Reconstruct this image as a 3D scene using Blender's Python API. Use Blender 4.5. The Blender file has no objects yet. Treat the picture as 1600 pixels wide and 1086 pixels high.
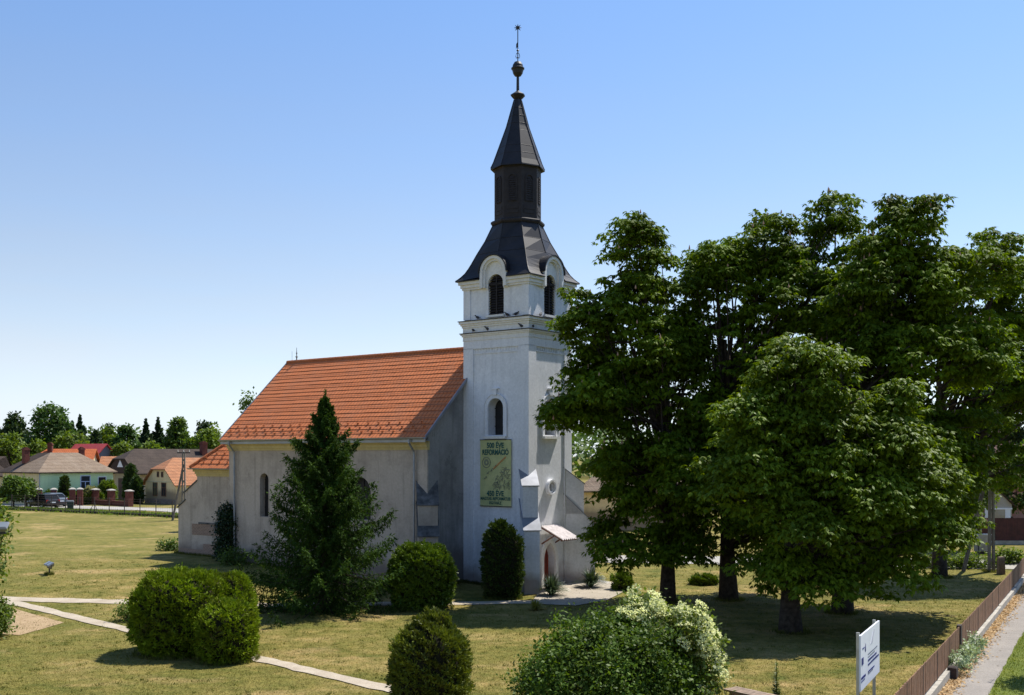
import bpy, bmesh, math, random
import numpy as np
from mathutils import Vector, Matrix

# ------------------------------------------------------------------ camera, sky, sun
SC = bpy.context.scene
COL = SC.collection
F, CH, HY = 1700.0, 6.5, 712.0          # focal length in photo pixels, camera height, horizon row
cam_d = bpy.data.cameras.new('camera')
cam = bpy.data.objects.new('camera', cam_d)
COL.objects.link(cam)
cam.location = (0, 0, CH)
cam.rotation_euler = (math.radians(90), 0, 0)
cam_d.sensor_width = 36
cam_d.lens = F / 1600 * 36
cam_d.shift_y = (HY - 543) / 1600
cam_d.clip_start = 0.2
cam_d.clip_end = 9000
SC.camera = cam

SUN = Vector((0.391, 0.311, 0.866)).normalized()
w = bpy.data.worlds.new("World")
SC.world = w
w.use_nodes = True
nt = w.node_tree
sky = nt.nodes.new('ShaderNodeTexSky')
sky.sky_type = 'NISHITA'
sky.sun_disc = False
sky.sun_elevation = math.asin(SUN.z)
sky.sun_rotation = math.atan2(SUN.x, SUN.y)
sky.altitude = 0
sky.air_density = 1.0
sky.dust_density = 0.3
sky.ozone_density = 2.0
bg = nt.nodes['Background']
bg.inputs['Strength'].default_value = 0.112
tcw = nt.nodes.new('ShaderNodeTexCoord')
sep = nt.nodes.new('ShaderNodeSeparateXYZ'); nt.links.new(tcw.outputs['Generated'], sep.inputs[0])
rmp = nt.nodes.new('ShaderNodeValToRGB')          # whitish summer air low over the horizon
rmp.color_ramp.elements.new(0.12); rmp.color_ramp.elements.new(0.25)
for e_, (p_, v_) in zip(rmp.color_ramp.elements, ((0.0, 0.9), (0.12, 0.66), (0.25, 0.34), (0.42, 0.0))): e_.position = p_; e_.color = (v_, v_, v_, 1)
nt.links.new(sep.outputs['Z'], rmp.inputs['Fac'])
bw = nt.nodes.new('ShaderNodeRGBToBW'); nt.links.new(sky.outputs[0], bw.inputs[0])
tint = nt.nodes.new('ShaderNodeMix'); tint.data_type = 'RGBA'; tint.blend_type = 'MULTIPLY'; tint.inputs['Factor'].default_value = 1
nt.links.new(bw.outputs[0], tint.inputs[6]); tint.inputs[7].default_value = (0.87, 0.93, 1.03, 1)
blue = nt.nodes.new('ShaderNodeMix'); blue.data_type = 'RGBA'; blue.blend_type = 'MULTIPLY'; blue.inputs['Factor'].default_value = 1
nt.links.new(sky.outputs[0], blue.inputs[6]); blue.inputs[7].default_value = (0.84, 1.0, 1.17, 1)
mxs = nt.nodes.new('ShaderNodeMix'); mxs.data_type = 'RGBA'
mpw = nt.nodes.new('ShaderNodeMapping'); mpw.inputs['Scale'].default_value = (2.2, 2.2, 14); nt.links.new(tcw.outputs['Generated'], mpw.inputs['Vector'])
nzw = nt.nodes.new('ShaderNodeTexNoise'); nzw.inputs['Scale'].default_value = 2.0; nzw.inputs['Detail'].default_value = 6; nt.links.new(mpw.outputs[0], nzw.inputs['Vector'])
rw = nt.nodes.new('ShaderNodeMapRange'); rw.inputs['From Min'].default_value = .35; rw.inputs['From Max'].default_value = .75; rw.inputs['To Min'].default_value = .94; rw.inputs['To Max'].default_value = 1.14
nt.links.new(nzw.outputs['Fac'], rw.inputs['Value'])
mw_ = nt.nodes.new('ShaderNodeMath'); mw_.operation = 'MULTIPLY'; mw_.use_clamp = True; nt.links.new(rmp.outputs[0], mw_.inputs[0]); nt.links.new(rw.outputs[0], mw_.inputs[1])
rx = nt.nodes.new('ShaderNodeMapRange'); rx.inputs['From Min'].default_value = -.45; rx.inputs['From Max'].default_value = .45; rx.inputs['To Min'].default_value = 0.98; rx.inputs['To Max'].default_value = .68
nt.links.new(sep.outputs['X'], rx.inputs['Value'])
mx2 = nt.nodes.new('ShaderNodeMath'); mx2.operation = 'MULTIPLY'; mx2.use_clamp = True; nt.links.new(mw_.outputs[0], mx2.inputs[0]); nt.links.new(rx.outputs[0], mx2.inputs[1])
nt.links.new(mx2.outputs[0], mxs.inputs['Factor']); nt.links.new(blue.outputs[2], mxs.inputs[6]); nt.links.new(tint.outputs[2], mxs.inputs[7])
nt.links.new(mxs.outputs[2], bg.inputs['Color'])
sun_d = bpy.data.lights.new('sun', 'SUN')
sun_d.energy = 5.0
sun_d.angle = math.radians(0.53)
sun_d.color = (1.0, 0.95, 0.86)
sun_o = bpy.data.objects.new('sun', sun_d)
sun_o.rotation_euler = SUN.to_track_quat('Z', 'Y').to_euler()
sun_o.location = SUN * 100
COL.objects.link(sun_o)
SC.view_settings.view_transform = 'Standard'
SC.view_settings.look = 'None'
SC.view_settings.exposure = 0.52
SC.view_settings.gamma = 1.0
SC.cycles.max_bounces = 6
SC.cycles.diffuse_bounces = 3
SC.cycles.transmission_bounces = 3
SC.cycles.transparent_max_bounces = 6

RNG = np.random.default_rng(7)
random.seed(7)

# ------------------------------------------------------------------ terrain and picture helpers
def gz(x, y):
    u = (y - 50) - 0.25 * (x + 3)
    v = (u - 2) / 2
    sp = 2 * np.where(v > 30, v, np.log1p(np.exp(np.minimum(v, 30))))
    t = np.clip((u - 20) / 40, 0, 1)
    return 0.7 * (1 - np.exp(-sp / 5)) + 0.4 * t * t * (3 - 2 * t)
def gzf(x, y): return float(gz(np.float64(x), np.float64(y)))
def G(px, py):
    """ground point seen at a photo pixel"""
    z = 0.0
    for _ in range(40):
        Y = (CH - z) * F / (py - HY)
        X = (px - 800) / F * Y
        z = 0.5 * z + 0.5 * gzf(X, Y)
    return Vector((X, Y, z))
def at(px, Y):
    X = (px - 800) / F * Y
    return Vector((X, Y, gzf(X, Y)))
def P(px, py, Y): return Vector(((px - 800) / F * Y, Y, CH - (py - HY) / F * Y))

# ------------------------------------------------------------------ mesh helpers
class MB:
    def __init__(s): s.v, s.f = [], []
    def add(s, vs, fs):
        b = len(s.v)
        s.v += [tuple(v) for v in vs]
        s.f += [tuple(i + b for i in f) for f in fs]
        return s
    def box(s, x0, x1, y0, y1, z0, z1):
        return s.add([(x0,y0,z0),(x1,y0,z0),(x1,y1,z0),(x0,y1,z0),(x0,y0,z1),(x1,y0,z1),(x1,y1,z1),(x0,y1,z1)],
                     [(0,3,2,1),(4,5,6,7),(0,1,5,4),(1,2,6,5),(2,3,7,6),(3,0,4,7)])
    def prism(s, pts, d):
        """closed prism: polygon pts (3d) swept along vector d"""
        n = len(pts); d = Vector(d)
        a = [Vector(p) for p in pts]; b = [p + d for p in a]
        nrm = Vector((0,0,0))
        for i in range(n): nrm += a[i].cross(a[(i+1) % n])
        if nrm.dot(d) > 0: lo, hi = a, b
        else: lo, hi = b, a
        s.add(lo + hi, [tuple(reversed(range(n))), tuple(range(n, 2*n))] + [(i, (i+1) % n, n + (i+1) % n, n + i) for i in range(n)])
        return s
    def tube(s, pts, r, n=8, caps=True):
        pts = [Vector(p) for p in pts]
        if not hasattr(r, '__len__'): r = [r] * len(pts)
        rings = []
        up = Vector((0.31, 0.17, 0.93))
        for i, p in enumerate(pts):
            d = (pts[min(i+1, len(pts)-1)] - pts[max(i-1, 0)]).normalized()
            a = d.cross(up)
            if a.length < 0.05: a = d.cross(Vector((1,0,0)))
            a.normalize(); b = d.cross(a)
            rings.append([p + (a * math.cos(2*math.pi*k/n) + b * math.sin(2*math.pi*k/n)) * r[i] for k in range(n)])
        return s.loft(rings, caps)
    def loft(s, rings, caps=True):
        n = len(rings[0]); vs = [v for R in rings for v in R]; fs = []
        for i in range(len(rings) - 1):
            for k in range(n):
                fs.append((i*n + k, i*n + (k+1) % n, (i+1)*n + (k+1) % n, (i+1)*n + k))
        if caps:
            fs.append(tuple(reversed(range(n)))); fs.append(tuple(range((len(rings)-1)*n, len(rings)*n)))
        return s.add(vs, fs)
    def lathe(s, prof, c=(0,0,0), n=16, ph=0.0):
        rings = [[(c[0] + r*math.cos(ph + 2*math.pi*k/n), c[1] + r*math.sin(ph + 2*math.pi*k/n), c[2] + z) for k in range(n)] for r, z in prof]
        return s.loft(rings)
    def build(s, name, m, parent=None, smooth=False, bevel=0):
        me = bpy.data.meshes.new(name)
        me.from_pydata(s.v, [], s.f)
        bm = bmesh.new(); bm.from_mesh(me)
        bmesh.ops.recalc_face_normals(bm, faces=bm.faces)
        bm.to_mesh(me); bm.free()
        if smooth: me.shade_smooth()
        if m: me.materials.append(m)
        o = bpy.data.objects.new(name, me)
        COL.objects.link(o)
        if parent: o.parent = parent
        return o

def quads(name, V, m, parent=None, k=4):
    """V (n*k,3) float array: n separate faces of k corners"""
    V = np.ascontiguousarray(V, dtype=np.float32)
    n = len(V) // k
    me = bpy.data.meshes.new(name)
    me.vertices.add(n*k); me.vertices.foreach_set('co', V.ravel())
    me.loops.add(n*k); me.loops.foreach_set('vertex_index', np.arange(n*k, dtype=np.int32))
    me.polygons.add(n); me.polygons.foreach_set('loop_start', np.arange(n, dtype=np.int32) * k)
    try: me.polygons.foreach_set('loop_total', np.full(n, k, dtype=np.int32))
    except Exception: pass
    me.update(calc_edges=True); me.validate()
    me.materials.append(m)
    o = bpy.data.objects.new(name, me)
    COL.objects.link(o)
    if parent: o.parent = parent
    return o

def tag(o, label, cat, group=None):
    o['label'] = label; o['category'] = cat
    if group: o['group'] = group
    return o
def thing(name, label, cat, loc=(0,0,0), rz=0.0, group=None):
    o = bpy.data.objects.new(name, None)
    o.empty_display_size = 0.3
    COL.objects.link(o)
    o.location = loc; o.rotation_euler = (0, 0, rz)
    return tag(o, label, cat, group)
def struct(o): o['kind'] = 'structure'; return o
def copy_thing(root, loc, rz, label):
    r = root.copy(); COL.objects.link(r)
    r.location = loc; r.rotation_euler = (0, 0, rz); r['label'] = label
    for ch in list(root.children):
        c = ch.copy(); COL.objects.link(c); c.parent = r
        for g in ch.children:
            d = g.copy(); COL.objects.link(d); d.parent = c
    return r

def cut(o, cutters):
    """subtract closed cutters (MB) from a mesh object, result baked into its mesh"""
    tmp = []
    for c in cutters:
        t = c.build('cutter', None); tmp.append(t)
        md = o.modifiers.new('b', 'BOOLEAN'); md.operation = 'DIFFERENCE'; md.solver = 'EXACT'; md.object = t
    par = o.parent; o.parent = None
    bpy.context.view_layer.update()
    dg = bpy.context.evaluated_depsgraph_get()
    me = bpy.data.meshes.new_from_object(o.evaluated_get(dg))
    o.modifiers.clear()
    o.data = me; o.parent = par
    for t in tmp: bpy.data.objects.remove(t, do_unlink=True)
    return o

def lettering(txt, size, m, parent, mw, name='lettering', weight=0.0):
    cu = bpy.data.curves.new(name, 'FONT'); cu.body = txt; cu.size = size; cu.align_x = 'CENTER'; cu.offset = weight
    t = bpy.data.objects.new(name, cu); COL.objects.link(t)
    bpy.context.view_layer.update()
    me = bpy.data.meshes.new_from_object(t.evaluated_get(bpy.context.evaluated_depsgraph_get()))
    bpy.data.objects.remove(t, do_unlink=True)
    me.transform(mw); me.materials.append(m)
    o = bpy.data.objects.new(name, me); COL.objects.link(o); o.parent = parent
    return o

# ------------------------------------------------------------------ materials
def new_mat(name):
    m = bpy.data.materials.new(name); m.use_nodes = True
    return m, m.node_tree, m.node_tree.nodes['Principled BSDF']
def N(t, kind, **kw):
    n = t.nodes.new(kind)
    for k, v in kw.items(): setattr(n, k, v)
    return n
def L(t, a, b): t.links.new(a, b)
def noise(t, vec, scale, detail=4, rough=0.55):
    n = N(t, 'ShaderNodeTexNoise'); n.inputs['Scale'].default_value = scale; n.inputs['Detail'].default_value = detail
    n.inputs['Roughness'].default_value = rough
    if vec is not None: L(t, vec, n.inputs['Vector'])
    return n.outputs['Fac']
def ramp(t, fac, stops):
    r = N(t, 'ShaderNodeValToRGB'); e = r.color_ramp.elements
    while len(e) < len(stops): e.new(0.5)
    for el, (p, c) in zip(e, stops): el.position = p; el.color = (c[0], c[1], c[2], 1) if hasattr(c, '__len__') else (c, c, c, 1)
    L(t, fac, r.inputs['Fac'])
    return r.outputs['Color']
def mix(t, fac, a, b, mode='MIX'):
    n = N(t, 'ShaderNodeMix', data_type='RGBA', blend_type=mode)
    for s, v in (('Factor', fac), ('A', a), ('B', b)):
        i = [x for x in n.inputs if x.name == s and (x.type == 'RGBA' or s == 'Factor') and x.enabled][0]
        if hasattr(v, 'is_linked'): L(t, v, i)
        elif hasattr(v, '__len__'): i.default_value = (v[0], v[1], v[2], 1)
        else: i.default_value = v
    return [x for x in n.outputs if x.type == 'RGBA'][0]
def mapping(t, out, scale=(1,1,1)):
    m = N(t, 'ShaderNodeMapping'); m.inputs['Scale'].default_value = scale
    L(t, out, m.inputs['Vector']); return m.outputs['Vector']
def obco(t): return N(t, 'ShaderNodeTexCoord').outputs['Object']
def wpos(t): return N(t, 'ShaderNodeNewGeometry').outputs['Position']
def bump(t, b, h, strength=0.3, dist=0.02):
    n = N(t, 'ShaderNodeBump'); n.inputs['Strength'].default_value = strength; n.inputs['Distance'].default_value = dist
    L(t, h, n.inputs['Height']); L(t, n.outputs['Normal'], b.inputs['Normal'])
def sc(c, k): return tuple(min(1, x * k) for x in c)

MATS = {}
def plain(name, col, rough=0.7, var=0.2, scale=4.0, metal=0.0, spec=0.4, bmp=0.0):
    if name in MATS: return MATS[name]
    m, t, b = new_mat(name)
    f = noise(t, obco(t), scale)
    L(t, ramp(t, f, [(0.3, sc(col, 1 - var)), (0.7, sc(col, 1 + var))]), b.inputs['Base Color'])
    b.inputs['Roughness'].default_value = rough; b.inputs['Metallic'].default_value = metal
    b.inputs['Specular IOR Level'].default_value = spec
    if bmp: bump(t, b, f, bmp)
    MATS[name] = m
    return m

def plaster(name, col, stain, low=None, low_z=1.0, amount=0.5):
    """rendered wall: blotches, vertical rain streaks, damp and dirt of the lower wall"""
    m, t, b = new_mat(name)
    oc = obco(t)
    n1 = noise(t, oc, 0.55, 6, 0.62)
    n2 = noise(t, mapping(t, oc, (3.2, 3.2, 0.22)), 1.0, 5, 0.6)
    n3 = noise(t, oc, 9, 5, 0.65)
    c = mix(t, ramp(t, n1, [(0.42, 0), (0.68, amount)]), col, stain)
    c = mix(t, ramp(t, n2, [(0.5, 0), (0.75, amount * 0.8)]), c, sc(stain, 0.8))
    n5 = noise(t, oc, 0.9, 7, 0.72)
    c = mix(t, ramp(t, n5, [(0.60, 0), (0.625, amount*.5)]), c, sc(col, 1.12))
    c = mix(t, ramp(t, n5, [(0.36, amount*.6), (0.39, 0)]), c, sc(stain, .85))
    c = mix(t, 1.0, c, ramp(t, n3, [(0.25, 0.86), (0.7, 1.08)]), 'MULTIPLY')
    if low:
        s = N(t, 'ShaderNodeSeparateXYZ'); L(t, oc, s.inputs[0])
        a = N(t, 'ShaderNodeMath', operation='ADD'); L(t, s.outputs['Z'], a.inputs[0])
        mm = N(t, 'ShaderNodeMath', operation='MULTIPLY'); L(t, n1, mm.inputs[0]); mm.inputs[1].default_value = -1.6
        L(t, mm.outputs[0], a.inputs[1])
        mr = N(t, 'ShaderNodeMapRange'); L(t, a.outputs[0], mr.inputs['Value'])
        mr.inputs['From Min'].default_value = low_z - 0.8; mr.inputs['From Max'].default_value = low_z - 0.2
        mr.inputs['To Min'].default_value = 0.75; mr.inputs['To Max'].default_value = 0
        c = mix(t, mr.outputs['Result'], c, low)
    L(t, c, b.inputs['Base Color'])
    b.inputs['Roughness'].default_value = 0.9; b.inputs['Specular IOR Level'].default_value = 0.2
    bump(t, b, n3, 0.35, 0.015)
    MATS[name] = m
    return m

def tiles(name, c1, c2, dirt, rows=3.0, cols=4.5, line=0.75, axis='z'):
    """clay tiles: colour changes tile by tile, lichen blotches, joints"""
    m, t, b = new_mat(name)
    oc = obco(t)
    br = N(t, 'ShaderNodeTexBrick'); br.offset = 0.5
    br.inputs['Color1'].default_value = (*c1, 1); br.inputs['Color2'].default_value = (*c2, 1)
    br.inputs['Mortar'].default_value = (*sc(c1, line), 1)
    br.inputs['Scale'].default_value = 1; br.inputs['Mortar Size'].default_value = 0.03
    br.inputs['Brick Width'].default_value = 1 / cols; br.inputs['Row Height'].default_value = 1 / rows
    s = N(t, 'ShaderNodeSeparateXYZ'); L(t, oc, s.inputs[0])
    k = N(t, 'ShaderNodeCombineXYZ')
    ad = N(t, 'ShaderNodeMath', operation='ADD'); L(t, s.outputs['X'], ad.inputs[0]); L(t, s.outputs['Y'], ad.inputs[1])
    L(t, (s.outputs['X'] if axis == 'x' else ad.outputs[0]), k.inputs['X'])
    L(t, s.outputs['Z'], k.inputs['Y'])
    L(t, k.outputs[0], br.inputs['Vector'])
    n1 = noise(t, oc, 0.8, 6, 0.65)
    n2 = noise(t, oc, 6, 3)
    n4 = noise(t, mapping(t, oc, (1, .5, .5)), 2.3, 6, .7)
    c = mix(t, ramp(t, n1, [(0.45, 0), (0.75, 0.55)]), br.outputs['Color'], dirt)
    c = mix(t, ramp(t, n4, [(0.58, 0), (0.74, 0.3)]), c, sc(dirt, .6))
    c = mix(t, 1.0, c, ramp(t, n2, [(0.2, 0.85), (0.8, 1.12)]), 'MULTIPLY')
    L(t, c, b.inputs['Base Color'])
    b.inputs['Roughness'].default_value = 0.85; b.inputs['Specular IOR Level'].default_value = 0.25
    bump(t, b, br.outputs['Fac'], 0.5, -0.02)
    MATS[name] = m
    return m

def leaf_mat(name, col, col2, trans=0.4, tcol=None, rough=0.45, nscale=0.6, spec=0.4, clump=0.35):
    m, t, b = new_mat(name)
    g = N(t, 'ShaderNodeNewGeometry')
    n1 = noise(t, g.outputs['Position'], nscale, 3)
    r1 = g.outputs['Random Per Island']
    c = mix(t, r1, col, col2)
    c = mix(t, 1.0, c, ramp(t, n1, [(0.3, 1 - clump), (0.7, 1 + clump)]), 'MULTIPLY')
    L(t, c, b.inputs['Base Color'])
    b.inputs['Roughness'].default_value = rough; b.inputs['Specular IOR Level'].default_value = spec
    if trans > 0:
        tr = N(t, 'ShaderNodeBsdfTranslucent')
        tc = mix(t, 1.0, c, tcol or (1.6, 1.5, 0.5), 'MULTIPLY')
        L(t, tc, tr.inputs['Color'])
        ms = N(t, 'ShaderNodeMixShader'); ms.inputs[0].default_value = trans
        L(t, b.outputs[0], ms.inputs[1]); L(t, tr.outputs[0], ms.inputs[2])
        L(t, ms.outputs[0], t.nodes['Material Output'].inputs['Surface'])
    MATS[name] = m
    return m

def lawn_color(t, g):
    big = noise(t, g, 0.09, 4, 0.6)
    mid = noise(t, mapping(t, g, (0.55, 0.8, 1)), 0.5, 7, 0.72)
    fine = noise(t, g, 5.0, 4, 0.7)
    tuft = noise(t, g, 1.7, 5, 0.7)
    dry = noise(t, mapping(t, g, (.8, 1.0, 1)), 0.28, 6, 0.6)
    c = ramp(t, mid, [(0.34, (0.080, 0.096, 0.020)), (0.46, (0.165, 0.142, 0.036)), (0.56, (0.230, 0.180, 0.058)), (0.68, (0.34, 0.245, 0.105))])
    c = mix(t, ramp(t, big, [(0.4, 0), (0.62, 0.6)]), c, (0.150, 0.140, 0.034))
    c = mix(t, ramp(t, dry, [(0.55, 0), (0.66, 0.75)]), c, (0.35, 0.245, 0.11))
    c = mix(t, 1.0, c, ramp(t, tuft, [(0.3, (.62, .72, .6)), (0.68, (1.2, 1.16, 1.2))]), 'MULTIPLY')
    c = mix(t, 1.0, c, ramp(t, fine, [(0.25, 0.72), (0.75, 1.22)]), 'MULTIPLY')
    return c, fine

def lawn_mat():
    m, t, b = new_mat('dry_lawn')
    c, fine = lawn_color(t, wpos(t))
    L(t, c, b.inputs['Base Color'])
    b.inputs['Roughness'].default_value = 0.95; b.inputs['Specular IOR Level'].default_value = 0.1
    bump(t, b, fine, 0.6, 0.05)
    return m
def blade_mat():
    m, t, b = new_mat('grass_blades')
    g = N(t, 'ShaderNodeNewGeometry')
    c, fine = lawn_color(t, g.outputs['Position'])
    c = mix(t, 1.0, c, ramp(t, g.outputs['Random Per Island'], [(0, (1.0, 1.05, 0.9)), (1, (1.5, 1.42, 1.35))]), 'MULTIPLY')
    L(t, c, b.inputs['Base Color'])
    b.inputs['Roughness'].default_value = 0.7; b.inputs['Specular IOR Level'].default_value = 0.15
    tr = N(t, 'ShaderNodeBsdfTranslucent'); L(t, c, tr.inputs['Color'])
    ms = N(t, 'ShaderNodeMixShader'); ms.inputs[0].default_value = 0.5
    L(t, b.outputs[0], ms.inputs[1]); L(t, tr.outputs[0], ms.inputs[2])
    L(t, ms.outputs[0], t.nodes['Material Output'].inputs['Surface'])
    return m
def gravel_mat(name, c1, c2, scale=1.2, grain=25):
    m, t, b = new_mat(name)
    g = wpos(t)
    n1 = noise(t, g, scale, 6, 0.65); n2 = noise(t, g, grain, 3, 0.7)
    c = ramp(t, n1, [(0.3, c1), (0.7, c2)])
    c = mix(t, 1.0, c, ramp(t, n2, [(0.2, 0.7), (0.8, 1.25)]), 'MULTIPLY')
    L(t, c, b.inputs['Base Color'])
    b.inputs['Roughness'].default_value = 0.95; b.inputs['Specular IOR Level'].default_value = 0.15
    bump(t, b, n2, 0.5, 0.02)
    MATS[name] = m
    return m

M_tower = plaster('tower_plaster', (0.74, 0.745, 0.765), (0.50, 0.515, 0.54), (0.24, 0.18, 0.15), 0.55, 0.42)
M_trim = plaster('cream_trim_plaster', (0.73, 0.72, 0.70), (0.58, 0.555, 0.51), None, 0, 0.4)
M_nave = plaster('nave_plaster', (0.50, 0.415, 0.335), (0.31, 0.255, 0.205), (0.20, 0.15, 0.12), 0.9, 0.8)
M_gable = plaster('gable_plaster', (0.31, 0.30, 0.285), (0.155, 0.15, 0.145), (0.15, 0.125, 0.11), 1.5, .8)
M_yellow = plaster('yellow_cornice', (0.58, 0.46, 0.20), (0.42, 0.33, 0.17), None, 0, 0.6)
M_tile = tiles('orange_tiles', (0.56, 0.172, 0.060), (0.52, 0.157, 0.054), (0.38, 0.155, 0.08), 3.0, 4.2, 0.55, 'x')
M_slate = plain('dark_sheet_roof', (0.014, 0.013, 0.016), 0.55, 0.45, 1.6, 0.0, 0.35, 0.15)
M_louvre = plain('dark_louvre_wood', (0.020, 0.016, 0.017), 0.75, 0.35, 6)
M_dark = plain('dark_void', (0.012, 0.012, 0.013), 0.6, 0.2, 3)
M_zinc = plain('zinc_gutter', (0.30, 0.31, 0.33), 0.45, 0.15, 2, 0.5)
M_cap = plain('grey_sheet_cap', (0.25, 0.26, 0.29), 0.4, 0.25, 1.5, 0.4)
M_capd = plain('mossy_tile_cap', (0.105, 0.10, 0.095), 0.9, 0.6, 3)
M_iron = plain('black_iron', (0.015, 0.015, 0.017), 0.5, 0.2)
M_door = plain('brown_red_door', (0.22, 0.035, 0.018), 0.55, 0.3, 8)
M_brick = tiles('exposed_brick', (0.22, 0.15, 0.11), (0.17, 0.12, 0.09), (0.27, 0.22, 0.18), 12, 4, 1.5)
M_wood = plain('grey_wood', (0.17, 0.12, 0.085), 0.85, 0.35, 9)
M_bark = plain('bark', (0.055, 0.042, 0.032), 0.95, 0.5, 7, 0, 0.2, 0.6)
M_concrete = plain('concrete', (0.36, 0.335, 0.29), 0.9, 0.25, 3, 0, 0.2, 0.3)
M_darkcore = plain('shrub_dark_filler', (0.022, 0.02, 0.011), 0.95, 0.4, 5, 0, 0.1)  # dark colour of the light-blocking filler inside clipped shrubs
M_lawn = lawn_mat()

# ------------------------------------------------------------------ the ground, paths and roads
def grid_ground():
    xs = np.concatenate([-np.geomspace(3000, 75, 26), np.arange(-70, 60.1, 1.0), np.geomspace(64, 3000, 26)])
    ys = np.concatenate([[-300, -120, -50, -20], np.arange(0, 132, 1.0), np.geomspace(134, 6000, 34)])
    X, Y = np.meshgrid(xs, ys); Z = gz(X, Y)
    v = np.stack([X, Y, Z], -1).reshape(-1, 3)
    nx, ny = len(xs), len(ys)
    i = (np.arange(ny-1)[:, None] * nx + np.arange(nx-1)[None]).ravel()
    f = np.stack([i, i+1, i+1+nx, i+nx], 1)
    me = bpy.data.meshes.new('lawn'); me.from_pydata(v.tolist(), [], f.tolist()); me.shade_smooth()
    me.materials.append(M_lawn)
    o = bpy.data.objects.new('lawn', me); COL.objects.link(o); struct(o)
grid_ground()

def strip(name, pts, width, m, dz=0.02, wob=0.12, seed=1, cross=4):
    """a path draped on the ground along a polyline, with an uneven edge"""
    rg = np.random.default_rng(seed)
    pts = [np.array(p[:2], float) for p in pts]
    line = []
    for a, b in zip(pts[:-1], pts[1:]):
        n = max(1, int(np.linalg.norm(b - a) / 0.5))
        line += [a + (b - a) * k / n for k in range(n)]
    line.append(pts[-1])
    V, Fc = [], []
    for i, p in enumerate(line):
        d = line[min(i+1, len(line)-1)] - line[max(i-1, 0)]; d = d / np.linalg.norm(d); nn = np.array([-d[1], d[0]])
        w0 = width/2 + rg.uniform(-wob, wob); w1 = width/2 + rg.uniform(-wob, wob)
        for k in range(cross + 1):
            q = p + nn * (-w0 + (w0 + w1) * k / cross)
            V.append((q[0], q[1], gzf(q[0], q[1]) + dz))
    for i in range(len(line) - 1):
        for k in range(cross):
            a = i * (cross+1) + k; Fc.append((a, a+1, a+cross+2, a+cross+1))
    mb = MB(); mb.add(V, Fc)
    PATHS.append((line, width))
    return struct(mb.build(name, m))
PATHS = []
def polypatch(name, pts, m, dz):
    c = sum((Vector(p) for p in pts), Vector()) / len(pts)
    n = 14; V = []; Fc = []
    ring = []
    for a, b in zip(pts, pts[1:] + pts[:1]):
        for k in range(6): ring.append(Vector(a).lerp(Vector(b), k/6))
    R = len(ring)
    for j in range(n + 1):
        for p in ring:
            q = c.lerp(p, max(0.02, j/n)); V.append((q.x, q.y, gzf(q.x, q.y) + dz))
    for j in range(n):
        for k in range(R): Fc.append((j*R+k, j*R+(k+1) % R, (j+1)*R+(k+1) % R, (j+1)*R+k))
    Fc.append(tuple(range(R)))
    return struct(MB().add(V, Fc).build(name, m))

M_path = gravel_mat('pale_gravel_path', (0.34, 0.28, 0.21), (0.46, 0.40, 0.31))
M_soil = gravel_mat('bare_soil', (0.30, 0.21, 0.12), (0.40, 0.29, 0.17))
M_pave = gravel_mat('church_paving', (0.30, 0.26, 0.21), (0.40, 0.35, 0.28))
M_road = gravel_mat('village_road', (0.30, 0.28, 0.25), (0.38, 0.36, 0.32), 0.3)
M_asph = gravel_mat('pavement_asphalt', (0.22, 0.20, 0.18), (0.30, 0.27, 0.24), 0.8)
M_litter = gravel_mat('dry_leaf_litter', (0.22, 0.15, 0.085), (0.40, 0.29, 0.17), 3.0, 9)
M_verge = gravel_mat('verge_grass', (0.085, 0.12, 0.02), (0.15, 0.165, 0.03), 0.8, 10)

strip('gravel_path', [G(-120, 934), G(0, 936), G(200, 941), G(420, 946), G(600, 944), G(720, 943), G(838, 941)], 0.95, M_path, 0.02, 0.1, 1)
strip('gravel_path', [G(-60, 927), G(0, 937), G(60, 951), G(130, 968), G(203, 985), G(300, 1006), G(400, 1029), G(610, 1078), G(760, 1115)], 0.62, M_path, 0.026, 0.06, 2)
polypatch('bare_soil', [G(22, 951), G(100, 973), G(60, 985), G(30, 993), G(-10, 990), G(-10, 950)], M_soil, 0.014)
polypatch('church_forecourt', [G(828, 944), G(900, 947), G(950, 938), G(985, 919), G(968, 912), G(905, 902), G(850, 915)], M_pave, 0.03)
RD_L = [at(-260, 118), G(0, 789) , G(270, 797), at(420, 96), at(560, 90)]
strip('village_road', [RD_L[0], RD_L[1], RD_L[2], RD_L[3], RD_L[4]], 4.6, M_road, 0.03, 0.1, 3, 6)
strip('driveway', [G(128, 789), G(126, 783), G(124, 778)], 3.4, M_road, 0.035, 0.1, 4, 4)
strip('street', [G(860, 873), G(1000, 874), G(1200, 877), G(1400, 880), G(1540, 882), G(1700, 885), G(1900, 888)], 3.4, M_road, 0.03, 0.1, 5, 6)

# right hand fence line
FD = Vector((0.489, 0.872, 0)); FN = Vector((0.872, -0.489, 0))
F0 = Vector((11.4, 29.5, 0))
def fl(s, off=0.0): q = F0 + FD * s + FN * off; return Vector((q.x, q.y, gzf(q.x, q.y)))
strip('leaf_litter', [fl(-14, .34), fl(0, .34), fl(20, .34), fl(38, .34)], 0.62, M_litter, 0.018, 0.08, 6)
strip('pavement', [fl(-14, .88), fl(0, .88), fl(20, .9), fl(38, .95)], 0.86, M_asph, 0.026, 0.03, 7)
strip('grass_verge', [fl(-14, 3.3), fl(0, 3.3), fl(20, 3.3), fl(38, 3.3)], 4.2, M_verge, 0.02, 0.06, 8)

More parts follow.
